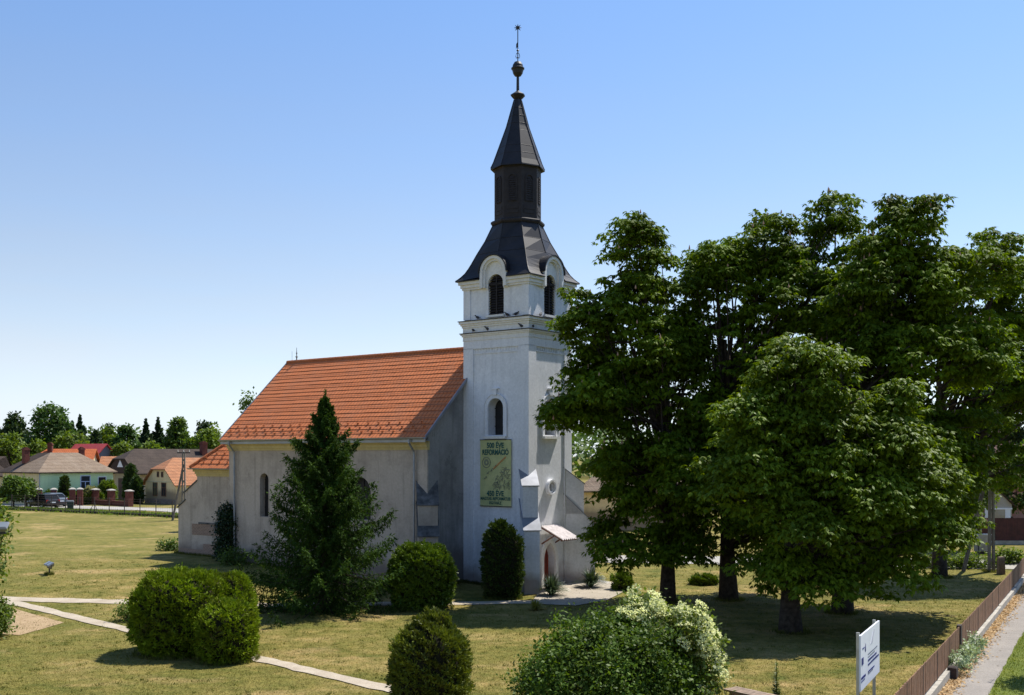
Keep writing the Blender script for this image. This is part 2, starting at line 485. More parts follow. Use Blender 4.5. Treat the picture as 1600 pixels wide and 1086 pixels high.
def near_path(xy):
    bad = np.zeros(len(xy), bool)
    for line, wd in PATHS:
        Lp = np.array(line)
        for a, b in zip(Lp[:-1:2], Lp[2::2]) if len(Lp) > 4 else zip(Lp[:-1], Lp[1:]):
            d = b - a; t = np.clip(((xy - a) @ d) / (d @ d + 1e-9), 0, 1)
            bad |= np.linalg.norm(xy - (a + t[:, None] * d), axis=1) < wd / 2 - 0.07
    return bad
def blades(n, name='grass'):
    rg = np.random.default_rng(3)
    Y = 1 / rg.uniform(1/74, 1/26.5, n)
    px = rg.uniform(-40, 1640, n); X = (px - 800) / F * Y
    xy = np.stack([X, Y], 1)
    rel = xy - np.array([F0.x, F0.y]); off = rel @ np.array([FN.x, FN.y])
    keep = ~near_path(xy) & (off < -0.1)
    # the church stands here
    e1 = np.array([.7986, -.6018]); e2 = np.array([.6018, .7986]); r2 = xy - np.array([.788, 51.5])
    lx, ly = r2 @ e1, r2 @ e2
    keep &= ~((lx < 0.3) & (lx > -25) & (ly > -2.7) & (ly < 6.4)) & ~((lx > -1) & (lx < 4.5) & (ly > -1.2) & (ly < 4.2))
    xy = xy[keep]; n = len(xy)
    B = np.column_stack([xy, gz(xy[:, 0], xy[:, 1])])
    h = rg.uniform(0.015, 0.05, n) * (0.6 + 0.6 * rg.random(n)) * np.clip((74 - B[:, 1]) / 20, 0.05, 1); a = rg.uniform(0, 2*np.pi, n); wd = rg.uniform(0.005, 0.014, n) * B[:, 1] / 36
    s = np.column_stack([np.cos(a), np.sin(a), np.zeros(n)]) * wd[:, None]
    tip = B + np.column_stack([rg.normal(0, .9, n) * h, rg.normal(0, .9, n) * h, h])
    V = np.stack([B - s, B + s, tip], 1).reshape(-1, 3)
    o = quads(name, V, blade_mat(), None, 3)
    o['kind'] = 'stuff'
blades(330000)

# ------------------------------------------------------------------ the church
CA = math.radians(-37)
E1 = Vector((.7986, -.6018, 0)); E2 = Vector((.6018, .7986, 0)); C0 = Vector((.788, 51.5, 0))
def CW(x, y, z): return C0 + E1 * x + E2 * y + Vector((0, 0, z))
church = thing('church', 'white village church with dark spire on its tower and orange tiled nave roof', 'church', C0, CA)

def arch_pts(w, z0, zs, n=12, pointed=False):
    """outline (u,z) of an arched opening, width w, from z0, springing at zs"""
    pts = [(-w/2, z0), (w/2, z0)]
    if pointed:
        for k in range(n//2 + 1):
            a = math.acos(0.5) * k / (n//2); pts.append((-w/2 + w*math.cos(a), zs + w*math.sin(a)))
        for k in range(n//2 - 1, -1, -1):
            a = math.acos(0.5) * k / (n//2); pts.append((w/2 - w*math.cos(a), zs + w*math.sin(a)))
    else:
        for k in range(n + 1):
            a = math.pi * k / n; pts.append((w/2*math.cos(a), zs + w/2*math.sin(a)))
    return pts
# faces of the tower: origin point in church coords, along-direction, outward normal
FACES = {'side': (Vector((-2.0, 0, 0)), Vector((1,0,0)), Vector((0,-1,0))),
         'front': (Vector((0, 1.825, 0)), Vector((0,1,0)), Vector((1,0,0))),
         'far': (Vector((-2.0, 3.65, 0)), Vector((-1,0,0)), Vector((0,1,0))),
         'back': (Vector((-4, 1.825, 0)), Vector((0,-1,0)), Vector((-1,0,0)))}
def on(face, pts, out=0.0):
    o, d, n = FACES[face]
    return [o + d*u + n*out + Vector((0,0,z)) for u, z in pts]
def arch_ring(mb, face, w_in, w_out, z0, zs, out0, out1, n=16):
    """raised moulding round an arched opening: jambs and arch between two widths"""
    o, d, nn = FACES[face]
    a = [(w_out/2, z0)] + [(w_out/2*math.cos(math.pi*k/n), zs + w_out/2*math.sin(math.pi*k/n)) for k in range(n+1)] + [(-w_out/2, z0)]
    b = [(w_in/2, z0)] + [(w_in/2*math.cos(math.pi*k/n), zs + w_in/2*math.sin(math.pi*k/n)) for k in range(n+1)] + [(-w_in/2, z0)]
    rings = []
    for (u1, z1), (u2, z2) in zip(a, b):
        rings.append([o+d*u1+nn*out0+Vector((0,0,z1)), o+d*u1+nn*out1+Vector((0,0,z1)), o+d*u2+nn*out1+Vector((0,0,z2)), o+d*u2+nn*out0+Vector((0,0,z2))])
    mb.loft(rings)
def along(mb, face, u0, u1, z0, z1, o0, o1):
    o, d, n = FACES[face]
    mb.prism([o+d*u0+n*o0+Vector((0,0,z0)), o+d*u1+n*o0+Vector((0,0,z0)), o+d*u1+n*o0+Vector((0,0,z1)), o+d*u0+n*o0+Vector((0,0,z1))], n*(o1-o0))

IN = 0.06
core = MB().box(-4+IN, -IN, IN, 3.65-IN, -0.6, 14.95)
tower = core.build('tower_wall', M_tower, church)
cs = []
for fc in ('side', 'front'):
    cs.append(MB().prism(on(fc, arch_pts(0.92, 7.5, 8.82), -0.62), FACES[fc][2] * 1.0))
for fc in FACES:
    cs.append(MB().prism(on(fc, arch_pts(0.94, 13.32, 14.83), -0.30), FACES[fc][2] * 1.0))
cs.append(MB().prism(on('front', [(0.18*math.cos(2*math.pi*k/20), 4.97 + 0.18*math.sin(2*math.pi*k/20)) for k in range(20)], -0.5), Vector((1,0,0))))
cs.append(MB().prism(on('front', [(u - 0.12, z) for u, z in arch_pts(1.0, 0.0, 1.42, 12, True)], -0.46), Vector((1,0,0))))
cut(tower, cs)

tr = MB()     # pilasters, panel heads, plinth: proud of the wall
for (x0, x1) in ((-4, -3.38), (-0.62, 0)):
    for (y0, y1) in ((0, .62), (3.03, 3.65)):
        tr.box(x0, x1, y0, y1, -0.6, 11.78)
        if True: tr.box(x0 + (0 if x0 < -2 else .2), x1 - (.2 if x0 < -2 else 0), y0 + (0 if y0 < 1 else .2), y1 - (.2 if y0 < 1 else 0), 13.2, 14.7)
tr.box(-4, 0, 0, 3.65, 11.74, 12.2)
for fc, hw in (('side', 2.0-.62), ('front', 1.825-.62)):
    n = 16
    for k in range(n):                      # dentil band over the recessed panel
        u0 = -hw + 2*hw*k/n
        along(tr, fc, u0, u0 + hw/n*1.1, 11.56, 11.74, -0.07, -0.042)
    along(tr, fc, -hw, hw, 11.48, 11.55, -0.07, -0.03)
tr.build('pilaster', M_tower, church)

def slab(mb, o, z0, z1): mb.box(-4-o, o, -o, 3.65+o, z0, z1)
lm = MB()
slab(lm, .025, 12.15, 12.19); slab(lm, .02, 12.19, 12.36); slab(lm, .06, 12.36, 12.43); slab(lm, .11, 12.43, 12.5)
slab(lm, .02, 12.5, 12.80)
slab(lm, .06, 12.80, 12.90); slab(lm, .11, 12.90, 12.99); slab(lm, .17, 12.99, 13.1)
lg = lm.build('ledge', M_trim, church)
lc = MB(); slab(lc, .15, 12.502, 12.54); slab(lc, .21, 13.102, 13.14)
lc.build('sheet_cap', M_slate, lg)

for fc, half in (('side', 2.0), ('far', 2.0), ('front', 1.825), ('back', 1.825)):
    side = fc in ('side', 'far')
    for (z0, z1, o) in ((14.66, 14.76, .05), (14.76, 14.92, .11), (14.92, 15.10, .19)):
        e = half + o if side else half - 0.10
        cmA = cmA if z0 > 14.7 else MB(); cmB = cmB if z0 > 14.7 else MB()
        along(cmA, fc, -e, -.79, z0, z1, -.1, o); along(cmB, fc, .79, e, z0, z1, -.1, o)
    cmA.build('belfry_cornice', M_trim, church); cmB.build('belfry_cornice', M_trim, church)

for fc in FACES:      # belfry windows and the round dormer gables above them
    o, d, n = FACES[fc]
    g = MB().prism(on(fc, [(-.78, 14.6), (.78, 14.6)] + [(.78*math.cos(math.pi*k/18), 15.38 + .78*math.sin(math.pi*k/18)) for k in range(19)], -.7), n * (.7 - .02)).build('dormer_gable', M_trim, church)
    cut(g, [MB().prism(on(fc, arch_pts(0.94, 13.3, 14.83), -.30), n * 1.0)])
    am = MB(); arch_ring(am, fc, 1.30, 1.60, 14.66, 15.38, -.05, .22); arch_ring(am, fc, 1.10, 1.30, 14.66, 15.38, -.05, .12)
    am.build('dormer_moulding', M_trim, g)
    rm = MB(); rings = []
    for out in (.28, -1.75):
        rings.append([p for p in on(fc, [(.88*math.cos(math.pi*k/18), 15.36 + .88*math.sin(math.pi*k/18)) for k in range(19)] + [(.82*math.cos(math.pi*k/18), 15.36 + .82*math.sin(math.pi*k/18)) for k in range(18, -1, -1)], out)])
    rm.loft(rings); rm.build('dormer_roof', M_slate, g)
    lv = MB().prism(on(fc, arch_pts(0.92, 13.34, 14.83), -.30), n * .04).build('belfry_louvre', M_dark, church)
    sl = MB()
    for k in range(15):
        z = 13.38 + k * .125
        hw = .46 if z < 14.83 else math.sqrt(max(0.001, .46**2 - (z-14.83)**2))
        p = [o+d*(-hw)+n*(-.12)+Vector((0,0,z)), o+d*hw+n*(-.12)+Vector((0,0,z)), o+d*hw+n*(-.25)+Vector((0,0,z+.11)), o+d*(-hw)+n*(-.25)+Vector((0,0,z+.11))]
        sl.prism(p, Vector((0,0,.018)))
    along(sl, fc, -.03, .03, 13.36, 15.25, -.14, -.09)
    along(sl, fc, -.46, .46, 14.80, 14.86, -.14, -.09)
    sl.build('slat', M_louvre, lv)
    bs = MB(); along(bs, fc, -.55, .55, 13.22, 13.33, -.05, .07); bs.build('window_sill', M_trim, lv)

for fc in ('side', 'front'):     # the tall arched windows half way up
    o, d, n = FACES[fc]
    wn = MB().prism(on(fc, arch_pts(0.96, 7.46, 8.82), -.66), n * .06).build('tower_window', M_dark, church)
    fm = MB(); arch_ring(fm, fc, 0.94, 1.34, 7.42, 8.82, -.05, .0)
    arch_ring(fm, fc, 1.34, 1.40, 7.42, 8.82, -.05, .03)
    along(fm, fc, -.1, .1, 9.42, 9.72, -.05, .05); along(fm, fc, -.2, .2, 9.72, 9.78, -.05, .07)
    fm.build('window_surround', M_tower, wn)
    sm = MB(); along(sm, fc, -.66, .66, 7.32, 7.44, -.05, .12); sm.build('window_sill', M_trim, wn)
    bar = MB(); along(bar, fc, -.025, .025, 7.5, 9.25, -.58, -.54)
    for z in (7.95, 8.4, 8.82): along(bar, fc, -.46, .46, z-.02, z+.02, -.58, -.54)
    bar.build('glazing_bar', M_louvre, wn)
oc = MB().prism(on('front', [(0.17*math.cos(2*math.pi*k/20), 4.97 + 0.17*math.sin(2*math.pi*k/20)) for k in range(20)], -.5), Vector((.05,0,0))).build('round_window', M_dark, church)
om = MB()
def ringf(mb, r0, r1, out0, out1):
    R = []
    for k in range(25):
        a = 2*math.pi*k/24
        R.append([v for v in on('front', [(r0*math.cos(a), 4.97+r0*math.sin(a))], out0) + on('front', [(r0*math.cos(a), 4.97+r0*math.sin(a))], out1) + on('front', [(r1*math.cos(a), 4.97+r1*math.sin(a))], out1) + on('front', [(r1*math.cos(a), 4.97+r1*math.sin(a))], out0)])
    mb.loft(R, False)
ringf(om, .19, .30, -.06, .02); ringf(om, .30, .38, -.06, .13)
om.build('window_surround', M_tower, oc)

dr = MB().prism(on('front', [(u - .12, z) for u, z in arch_pts(1.02, -0.1, 1.40, 12, True)], -.47), Vector((.06,0,0))).build('door', M_door, church)
dm = MB()
for k in range(5): along(dm, 'front', -.6 + k*.2, -.585 + k*.2, 0.1, 2.0, -.42, -.40)
along(dm, 'front', -.13, -.11, 0.1, 2.2, -.42, -.385)
dm.build('door_board', M_louvre, dr)
MB().box(-.40, -.36, 1.62, 1.66, 1.0, 1.16).build('door_handle', M_iron, dr)
ds = MB()
op = [(u - .12, z) for u, z in arch_pts(1.0, 0, 1.42, 16, True)][1:] + [(-.62, 0)]
oq = [((u + .12) * 1.42 - .12, z if z < 1.43 else 1.42 + (z-1.42)*1.3) for u, z in op]
rr = []
for (u1, z1), (u2, z2) in zip(op, oq):
    rr.append(on('front', [(u2, z2)], -.06) + on('front', [(u2, z2)], .05) + on('front', [(u1, z1)], .05) + on('front', [(u1, z1)], -.06))
ds.loft(rr); ds.build('door_surround', M_trim, dr)

# corrugated canopy over the door
cn = MB(); nw = 32; top = []; bot = []
for k in range(nw + 1):
    y = 0.95 + 1.42 * k / nw; zz = .035 * math.cos(k * math.pi / 2)
    top.append((0.0, y, 3.12 + zz)); bot.append((1.28, y, 2.52 + zz))
vs = top + bot + [(x, y, z - .012) for x, y, z in top + bot]
m_ = nw + 1
fs = [(k, k+1, m_+k+1, m_+k) for k in range(nw)] + [(2*m_+k, 3*m_+k, 3*m_+k+1, 2*m_+k+1) for k in range(nw)] + [(m_+k, m_+k+1, 3*m_+k+1, 3*m_+k) for k in range(nw)]
fs += [(0, m_, 3*m_, 2*m_), (nw, 2*m_+nw, 3*m_+nw, m_+nw)]
cp = cn.add(vs, fs).build('door_canopy', plain('faded_pink_sheet', (0.66, 0.60, 0.59), 0.6, 0.2, 5), church)
cb = MB()
for y in (1.06, 2.22):
    cb.tube([(0.0, y, 3.03), (1.22, y, 2.47)], .04, 6); cb.tube([(0.0, y, 2.25), (0.75, y, 2.68)], .035, 6)
cb.tube([(1.18, .99, 2.47), (1.18, 2.29, 2.47)], .035, 6)
cb.build('canopy_bracket', plain('red_brown_timber', (0.13, 0.05, 0.03), 0.8), cp)

# diagonal corner buttresses with folded sheet caps
def buttress(cx, cy, dx, dy, tiers, mwall, mcap, halfw=.36):
    d = Vector((dx, dy, 0)).normalized(); n = Vector((-d.y, d.x, 0)); c = Vector((cx, cy, 0))
    bm_ = MB(); cm_ = MB()
    for (ext, zf, rise, zlow) in tiers:
        def q(a, b, z): return c + d*a + n*b + Vector((0,0,z))
        back = -.55
        prof = [(back, zlow), (ext, zlow), (ext, zf), (back, zf + rise * (ext - back))]
        bm_.prism([q(a, -halfw, z) for a, z in prof], n * (2*halfw))
        o = .06
        cm_.prism([q(ext+o, -halfw-o, zf - o*rise + .004), q(back, -halfw-o, zf + rise*(ext-back) + .004), q(back, -halfw-o, zf + rise*(ext-back) + .05), q(ext+o, -halfw-o, zf - o*rise + .05)], n * (2*halfw + 2*o))
    b = bm_.build('buttress', mwall, church)
    cm_.build('buttress_cap', mcap, b)
buttress(0, 0, 1, -1, [(.55, 5.1, .75, 3.6), (1.05, 3.05, .95, -.6)], M_tower, M_cap)
buttress(0, 3.65, 1, 1, [(.55, 5.1, .75, 3.6), (1.12, 3.05, .95, -.6)], M_tower, M_cap)
buttress(-4, -2.68, 1, -1, [(.42, 4.2, 1.15, 3.1), (.75, 2.75, 1.2, -.6)], M_nave, M_capd, .46)

# ---- tower roof: bell-cast apron, lantern, spire, ball and star
TC = Vector((-2.0, 1.825, 0))
sq = []
ha, hb = 2.0 + .29, 1.825 + .29
for k in range(8):
    a = math.pi/4 * k
    ux, uy = math.cos(a), math.sin(a)
    s_ = 1 / max(abs(ux), abs(uy)); sq.append((ux*s_*ha, uy*s_*hb))
ra = MB(); rings = []
for fr, f in ((0, 1), (.03, .93), (.07, .85), (.14, .74), (.22, .655), (.3, .58), (.464, .44), (.70, .22), (1, 0)):
    z = 15.11 + 2.87 * fr
    rings.append([(TC.x + f*sq[k][0] + (1-f)*1.22*math.cos(math.pi/4*k), TC.y + f*sq[k][1] + (1-f)*1.22*math.sin(math.pi/4*k), z) for k in range(8)])
rings = [[(x, y, z - .04) for x, y, z in rings[0]]] + rings
ap = ra.loft(rings).build('tower_roof', M_slate, church)
cut(ap, [MB().prism(on(fc, [(-.86, 14.4), (.86, 14.4)] + [(.86*math.cos(math.pi*k/18), 15.36 + .86*math.sin(math.pi*k/18)) for k in range(19)], -.5), FACES[fc][2] * 1.2) for fc in FACES])
rb = MB()
for k in range(8): rb.tube([rings[j][k] for j in range(1 if k % 2 else 7, len(rings))], .028, 5)
rb.build('roof_ridge', M_slate, ap)
sm_ = MB()
for j in range(7, len(rings)-1):      # sheet seams lying across the apron
    for k in range(8): sm_.tube([rings[j][k], rings[j][(k+1) % 8]], .014, 4)
sm_.build('roof_seam', M_slate, ap)
ln = MB()
ln.lathe([(1.12, 17.9), (1.30, 17.9), (1.36, 17.98), (1.36, 18.06), (1.28, 18.12), (1.17, 18.14), (1.17, 20.62), (1.22, 20.66), (1.22, 20.8)], TC, 8)
ln = ln.build('lantern', M_louvre, church)
for k in range(8):
    a = math.pi/4 * (k + .5); n = Vector((math.cos(a), math.sin(a), 0)); d = Vector((-n.y, n.x, 0)); c = TC + n * (1.17 * math.cos(math.pi/8))
    s_ = MB()
    pts = arch_pts(.46, 18.95, 20.05, 10)
    a1 = [(u, z) for u, z in pts[1:]] + [pts[0]]
    inner = [(u*.78, 18.98 if z < 19 else (z if z < 20.06 else 20.05 + (z-20.05)*.78)) for u, z in a1]
    rr = [[c+d*u+n*(-.02)+Vector((0,0,z)), c+d*u+n*.045+Vector((0,0,z)), c+d*u2+n*.045+Vector((0,0,z2)), c+d*u2+n*(-.02)+Vector((0,0,z2))] for (u, z), (u2, z2) in zip(a1, inner)]
    rr.append(rr[0]); s_.loft(rr, False)
    for j in range(11):
        z = 19.0 + j*.105; hw = .18 if z < 20.05 else .12
        s_.prism([c+d*(-hw)+n*.04+Vector((0,0,z)), c+d*hw+n*.04+Vector((0,0,z)), c+d*hw+n*.0+Vector((0,0,z+.075)), c+d*(-hw)+n*.0+Vector((0,0,z+.075))], Vector((0,0,.015)))
    for zz in (18.36, 18.56): s_.prism([c+d*(-.3)+n*(-.01)+Vector((0,0,zz)), c+d*.3+n*(-.01)+Vector((0,0,zz)), c+d*.3+n*(-.01)+Vector((0,0,zz+.16)), c+d*(-.3)+n*(-.01)+Vector((0,0,zz+.16))], n*.03)
    s_.build('lantern_louvre', M_louvre, ln)
sp = MB().lathe([(1.20, 20.72), (1.37, 20.68), (1.36, 20.74), (1.23, 21.02), (1.02, 21.6), (.58, 22.8), (.19, 24.2), (.15, 24.3)], TC, 8).build('spire', M_slate, church)
sr = MB()
for k in range(8):
    a = math.pi/4*k
    sr.tube([(TC.x + r*math.cos(a), TC.y + r*math.sin(a), z) for r, z in ((1.36, 20.75), (1.23, 21.03), (1.02, 21.61), (.58, 22.81), (.19, 24.2))], .024, 5)
for z, r in ((21.35, 1.11), (21.75, .965), (22.15, .80), (22.55, .665), (22.95, .54), (23.35, .43), (23.75, .32)):
    p = [(TC.x + (r+.004)*math.cos(math.pi/4*k), TC.y + (r+.004)*math.sin(math.pi/4*k), z) for k in range(9)]
    sr.tube(p, .006, 4)
sr.build('spire_seam', M_slate, sp)
MB().lathe([(.15, 24.2), (.22, 24.25), (.36, 24.40), (.36, 24.46), (.12, 24.62), (.07, 24.66)], TC, 8).build('spire_cap', M_slate, sp)
pl = MB().lathe([(.075, 24.6), (.065, 25.4)], TC, 10)
pl.lathe([(.07, 25.36), (.16, 25.40), (.24, 25.52), (.275, 25.66), (.29, 25.70), (.33, 25.74), (.33, 25.79), (.27, 25.83), (.25, 25.95), (.17, 26.08), (.05, 26.13)], TC, 18)
pl.build('spire_ball', M_iron, sp)
vn = MB().tube([TC + Vector((0,0,26.1)), TC + Vector((0,0,27.7))], .025, 6)
vn.lathe([(.02, 26.62), (.075, 26.66), (.02, 26.72)], TC, 10); vn.lathe([(.03, 26.3), (.05, 26.33), (.02, 26.36)], TC, 10)
VX = Vector((.7986, .6018, 0))                 # camera-facing direction in church coordinates
for s_ in (-1, 1):
    vn.tube([TC + VX*(s_*r) + Vector((0,0,z)) for r, z in ((.02, 26.56), (.07, 26.5), (.10, 26.38), (.07, 26.28), (.03, 26.3))], .016, 5)
vn.prism([TC + VX*-.01 + Vector((0,0,27.1)), TC + VX*-.08 + Vector((0,0,26.98)), TC + VX*-.09 + Vector((0,0,26.7)), TC + VX*-.05 + Vector((0,0,26.82)), TC + VX*-.01 + Vector((0,0,26.8))], Vector((.012, -.016, 0)))
for k in range(16):
    a = 2*math.pi*k/16; r = .19 if k % 2 == 0 else .09
    c = TC + Vector((0,0,27.8)); e = c + (VX*math.cos(a) + Vector((0,0,1))*math.sin(a)) * r
    vn.tube([c, e], [.045, .008], 5)
vn.build('star_vane', M_iron, sp)

# ---- nave
NX0, NX1, NY0, NY1, NR = -18.7, -4.0, -2.68, 6.33, 1.825
def gable_prof(y0, y1, z0, ze, zr): return [(y0, z0), (y1, z0), (y1, ze), ((y0+y1)/2, zr), (y0, ze)]
nv = MB().prism([(NX1-.05, y, z) for y, z in gable_prof(NY0, NY1, -.6, 7.5, 11.72)], Vector((NX0 - NX1 + .05, 0, 0)))
nave = nv.build('nave_wall', M_nave, church)
wins = []
def nwin(x0, x1, zb, zt):
    wd = x1 - x0; xc = (x0+x1)/2
    pts = [(xc + u, NY0 - .3, z) for u, z in arch_pts(wd, zb, zt - wd/2)]
    wins.append((xc, wd, zb, zt))
    return MB().prism(pts, Vector((0, .75, 0)))
cut(nave, [nwin(-16.1, -15.4, 3.2, 5.55), nwin(-9.35, -7.75, 3.3, 5.45)])
for xc, wd, zb, zt in wins:
    g = MB().prism([(xc + u, NY0 + .36, z) for u, z in arch_pts(wd + .02, zb - .01, zt - wd/2)], Vector((0, .06, 0))).build('nave_window', M_dark, nave)
    b_ = MB(); b_.box(xc-.02, xc+.02, NY0+.32, NY0+.355, zb, zt-.02)
    k = zb + .5
    while k < zt - .2: b_.box(xc - wd/2, xc + wd/2, NY0+.325, NY0+.35, k-.015, k+.015); k += .5
    b_.build('glazing_bar', M_louvre, nave)
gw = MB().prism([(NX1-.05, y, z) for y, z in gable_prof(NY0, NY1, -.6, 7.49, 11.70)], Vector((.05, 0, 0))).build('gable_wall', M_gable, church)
cp_ = MB().box(NX0, NX1+.012, NY0-.03, NY0+.05, -.6, 7.0)
MB().box(NX1-.6, NX1+.01, NY0-.035, NY0+.04, -.6, 7.0).build('corner_pier', M_nave, nave)
cc = MB()
for z0, z1, o in ((6.78, 6.9, .05), (6.9, 7.06, .12), (7.06, 7.2, .22)): cc.box(NX0-.05, NX1+.05, NY0-o, NY0+.1, z0, z1)
cc.box(NX0-.05, NX1+.05, NY1-.1, NY1+.2, 6.8, 7.2)
cc.build('eaves_cornice', M_yellow, church)

RT = random.Random(12)
def tiled_slope(mb, xa, xb, a0, a1, n, guards=0, xa2=None, xb2=None):
    """courses of tiles from the eave a0 (y,z) up to the ridge a1; the ends may run in (hip): x at eave -> x at ridge"""
    a0 = Vector((0, *a0)); a1 = Vector((0, *a1)); d = (a1 - a0); ln_ = d.length; d = d / ln_
    nrm = Vector((0, -d.z, d.y))
    if nrm.z < 0: nrm = -nrm
    xa2 = xa if xa2 is None else xa2; xb2 = xb if xb2 is None else xb2
    st = ln_ / n
    for i in range(n):
        s0, s1 = i*st, min(ln_, (i+1)*st + .06)
        def q(x, s, h): v = a0 + d*s + nrm*h; return Vector((x, v.y, v.z))
        fa0, fa1 = xa + (xa2-xa)*s0/ln_, xa + (xa2-xa)*s1/ln_; fb0, fb1 = xb + (xb2-xb)*s0/ln_, xb + (xb2-xb)*s1/ln_
        ns = max(1, int((fb0 - fa0) / .85))
        for k in range(ns):
            g0, g1 = fa0 + (fb0-fa0)*k/ns, fa0 + (fb0-fa0)*(k+1)/ns; e0, e1 = fa1 + (fb1-fa1)*k/ns, fa1 + (fb1-fa1)*(k+1)/ns
            j1, j2, sj = RT.uniform(-.004, .007), RT.uniform(-.004, .007), RT.uniform(-.009, .009)
            mb.add([q(g0,s0+sj,0), q(g1,s0+sj,0), q(e1,s1,-.02), q(e0,s1,-.02), q(g0,s0+sj,.032+j1), q(g1,s0+sj,.032+j2), q(e1,s1,.006), q(e0,s1,.006)],
                   [(0,3,2,1),(4,5,6,7),(0,1,5,4),(1,2,6,5),(2,3,7,6),(3,0,4,7)])
        if 0 < i <= guards:                 # snow-guard tiles: a small upright nose on every third tile
            x = fa0 + .25 + (.35 if i % 2 else 0)
            while x < fb0 - .2:
                p = [q(x, s0+.08, .04), q(x+.13, s0+.08, .04), q(x+.13, s0+.08, .105), q(x, s0+.08, .105)]
                mb.prism(p, d*.035); x += .72
rt = MB()
tiled_slope(rt, NX0-.28, NX1+.22, (NY0-.42, 7.36), (NR, 12.0), 21, 3)
tiled_slope(rt, NX0-.28, NX1+.22, (NY1+.42, 7.36), (NR, 12.0), 21)
roof = rt.build('nave_roof', M_tile, church)
rd = MB(); x = NX0 - .28
while x < NX1 + .1:
    rd.lathe([(0.0, 0), (0, 0)], (0,0,-50), 4) if False else rd.tube([(x, NR, 12.0), (min(x+.42, NX1+.2), NR, 12.02)], [.13, .115], 8); x += .4
rd.build('ridge_tile', M_tile, roof)
for xx in (NX0-.30, NX1+.20):
    vg = MB()
    for ye, s_ in ((NY0-.42, -1), (NY1+.42, 1)):
        vg.prism([(xx, ye, 7.26), (xx, NR, 11.9), (xx, NR, 12.08), (xx, ye, 7.44)], Vector((.05, 0, 0)))
    vg.build('verge_board', M_cap, roof)
fi = MB().tube([(NX0+.5, NR, 12.05), (NX0+.5, NR, 12.85)], [.035, .01], 6)
fi.lathe([(.02, 0), (.09, .05), (.02, .12)], (NX0+.5, NR, 12.25), 8); fi.lathe([(.02, 0), (.055, .04), (.01, .1)], (NX0+.5, NR, 12.48), 8)
fi.tube([(NX0+.1, NR, 12.05), (NX0+.1, NR, 12.65)], .008, 4)
fi.build('roof_finial', M_iron, roof)
def gutter(mb, p0, p1, r=.085):
    d = (Vector(p1) - Vector(p0)).normalized(); nn = Vector((-d.y, d.x, 0))
    R = []
    for p in (Vector(p0), Vector(p1)):
        R.append([p + nn*(r*math.cos(a)) + Vector((0,0, r*math.sin(a))) for a in [math.pi + math.pi*k/8 for k in range(9)]] +
                 [p + nn*((r-.012)*math.cos(a)) + Vector((0,0, (r-.012)*math.sin(a))) for a in [2*math.pi - math.pi*k/8 for k in range(9)]])
    mb.loft(R)
gt = MB(); gutter(gt, (NX0-.28, NY0-.5, 7.37), (NX1+.24, NY0-.5, 7.37))
gt.box(NX0-.26, NX1+.2, NY0-.40, NY0-.37, 7.14, 7.34); gt.box(NX0-.26, NX1+.2, NY0-.37, NY0+.02, 7.2, 7.22)
gt.build('gutter', M_zinc, roof)
def downpipe(x, zlow):
    b_ = MB(); b_.tube([(x, NY0-.5, 7.33), (x, NY0-.5, 7.12), (x, NY0-.16, 6.72), (x, NY0-.13, 6.5), (x, NY0-.13, zlow)], .055, 8)
    for z in (5.8, 4.2, 2.6, 1.2): b_.tube([(x, NY0-.13, z-.03), (x, NY0-.13, z+.03)], .07, 8)
    b_.build('downpipe', M_zinc, roof)
downpipe(-18.1, .4); downpipe(-4.75, .0)

# ---- lower choir behind the nave, with its stepped end buttress
AX0, AY0, AY1 = -22.9, -1.68, 5.33
ch = MB().box(AX0, NX0+.05, AY0, AY1, -.4, 5.75).build('choir_wall', M_nave, church)
cc2 = MB()
for z0, z1, o in ((5.3, 5.42, .04), (5.42, 5.56, .1), (5.56, 5.7, .18)): cc2.box(AX0-o, NX0, AY0-o, AY0+.1, z0, z1); cc2.box(AX0-o, AX0+.1, AY0+.1, AY1, z0, z1)
cc2.build('choir_cornice', M_yellow, ch)
MB().box(AX0+.2, NX0-.05, AY0-.06, AY0+.05, 2.50, 2.6).build('wall_ledge', M_capd, ch)
bp = MB(); bp.box(AX0-.45, NX0-.15, AY0-.02, AY0+.05, 1.85, 2.5); bp.box(AX0+.6, NX0-.3, AY0-.018, AY0+.05, .3, 1.35); bp.box(AX0-1.75, AX0+.6, AY0-.018, AY0+.05, .0, 1.0)
bp.build('bare_brick', M_brick, ch)
hh = (AY1-AY0)/2 + .3
rt2 = MB()
tiled_slope(rt2, AX0-.3, NX0, (AY0-.3, 5.76), ((AY0+AY1)/2, 5.76+hh*.94), 14, 3, AX0-.3+hh*.94, NX0)
tiled_slope(rt2, AX0-.3, NX0, (AY1+.3, 5.76), ((AY0+AY1)/2, 5.76+hh*.94), 14, 0, AX0-.3+hh*.94, NX0)
rt2.prism([(AX0-.3, AY0-.3, 5.76), (AX0-.3, AY1+.3, 5.76), (AX0-.3+hh*.94, (AY0+AY1)/2, 5.76+hh*.94)], Vector((.1, 0, -.02)))
cr = rt2.build('choir_roof', M_tile, church)
MB().tube([(AX0-.3, AY0-.3, 5.80), (AX0-.3+hh*.94, (AY0+AY1)/2, 5.80+hh*.94)], .11, 8).build('hip_tile', M_tile, cr)
gt2 = MB(); gutter(gt2, (AX0-.4, AY0-.36, 5.76), (NX0, AY0-.36, 5.76), .07); gt2.build('gutter', M_zinc, cr)
eb = MB().prism([(AX0+.1, AY0+.01, -.4), (AX0-1.8, AY0+.01, -.4), (AX0-1.8, AY0+.01, 3.42), (AX0-1.1, AY0+.01, 3.85), (AX0-1.1, AY0+.01, 4.35), (AX0, AY0+.01, 5.0), (AX0+.1, AY0+.01, 5.0)], Vector((0, .9, 0))).build('end_buttress', M_nave, church)
ec = MB()
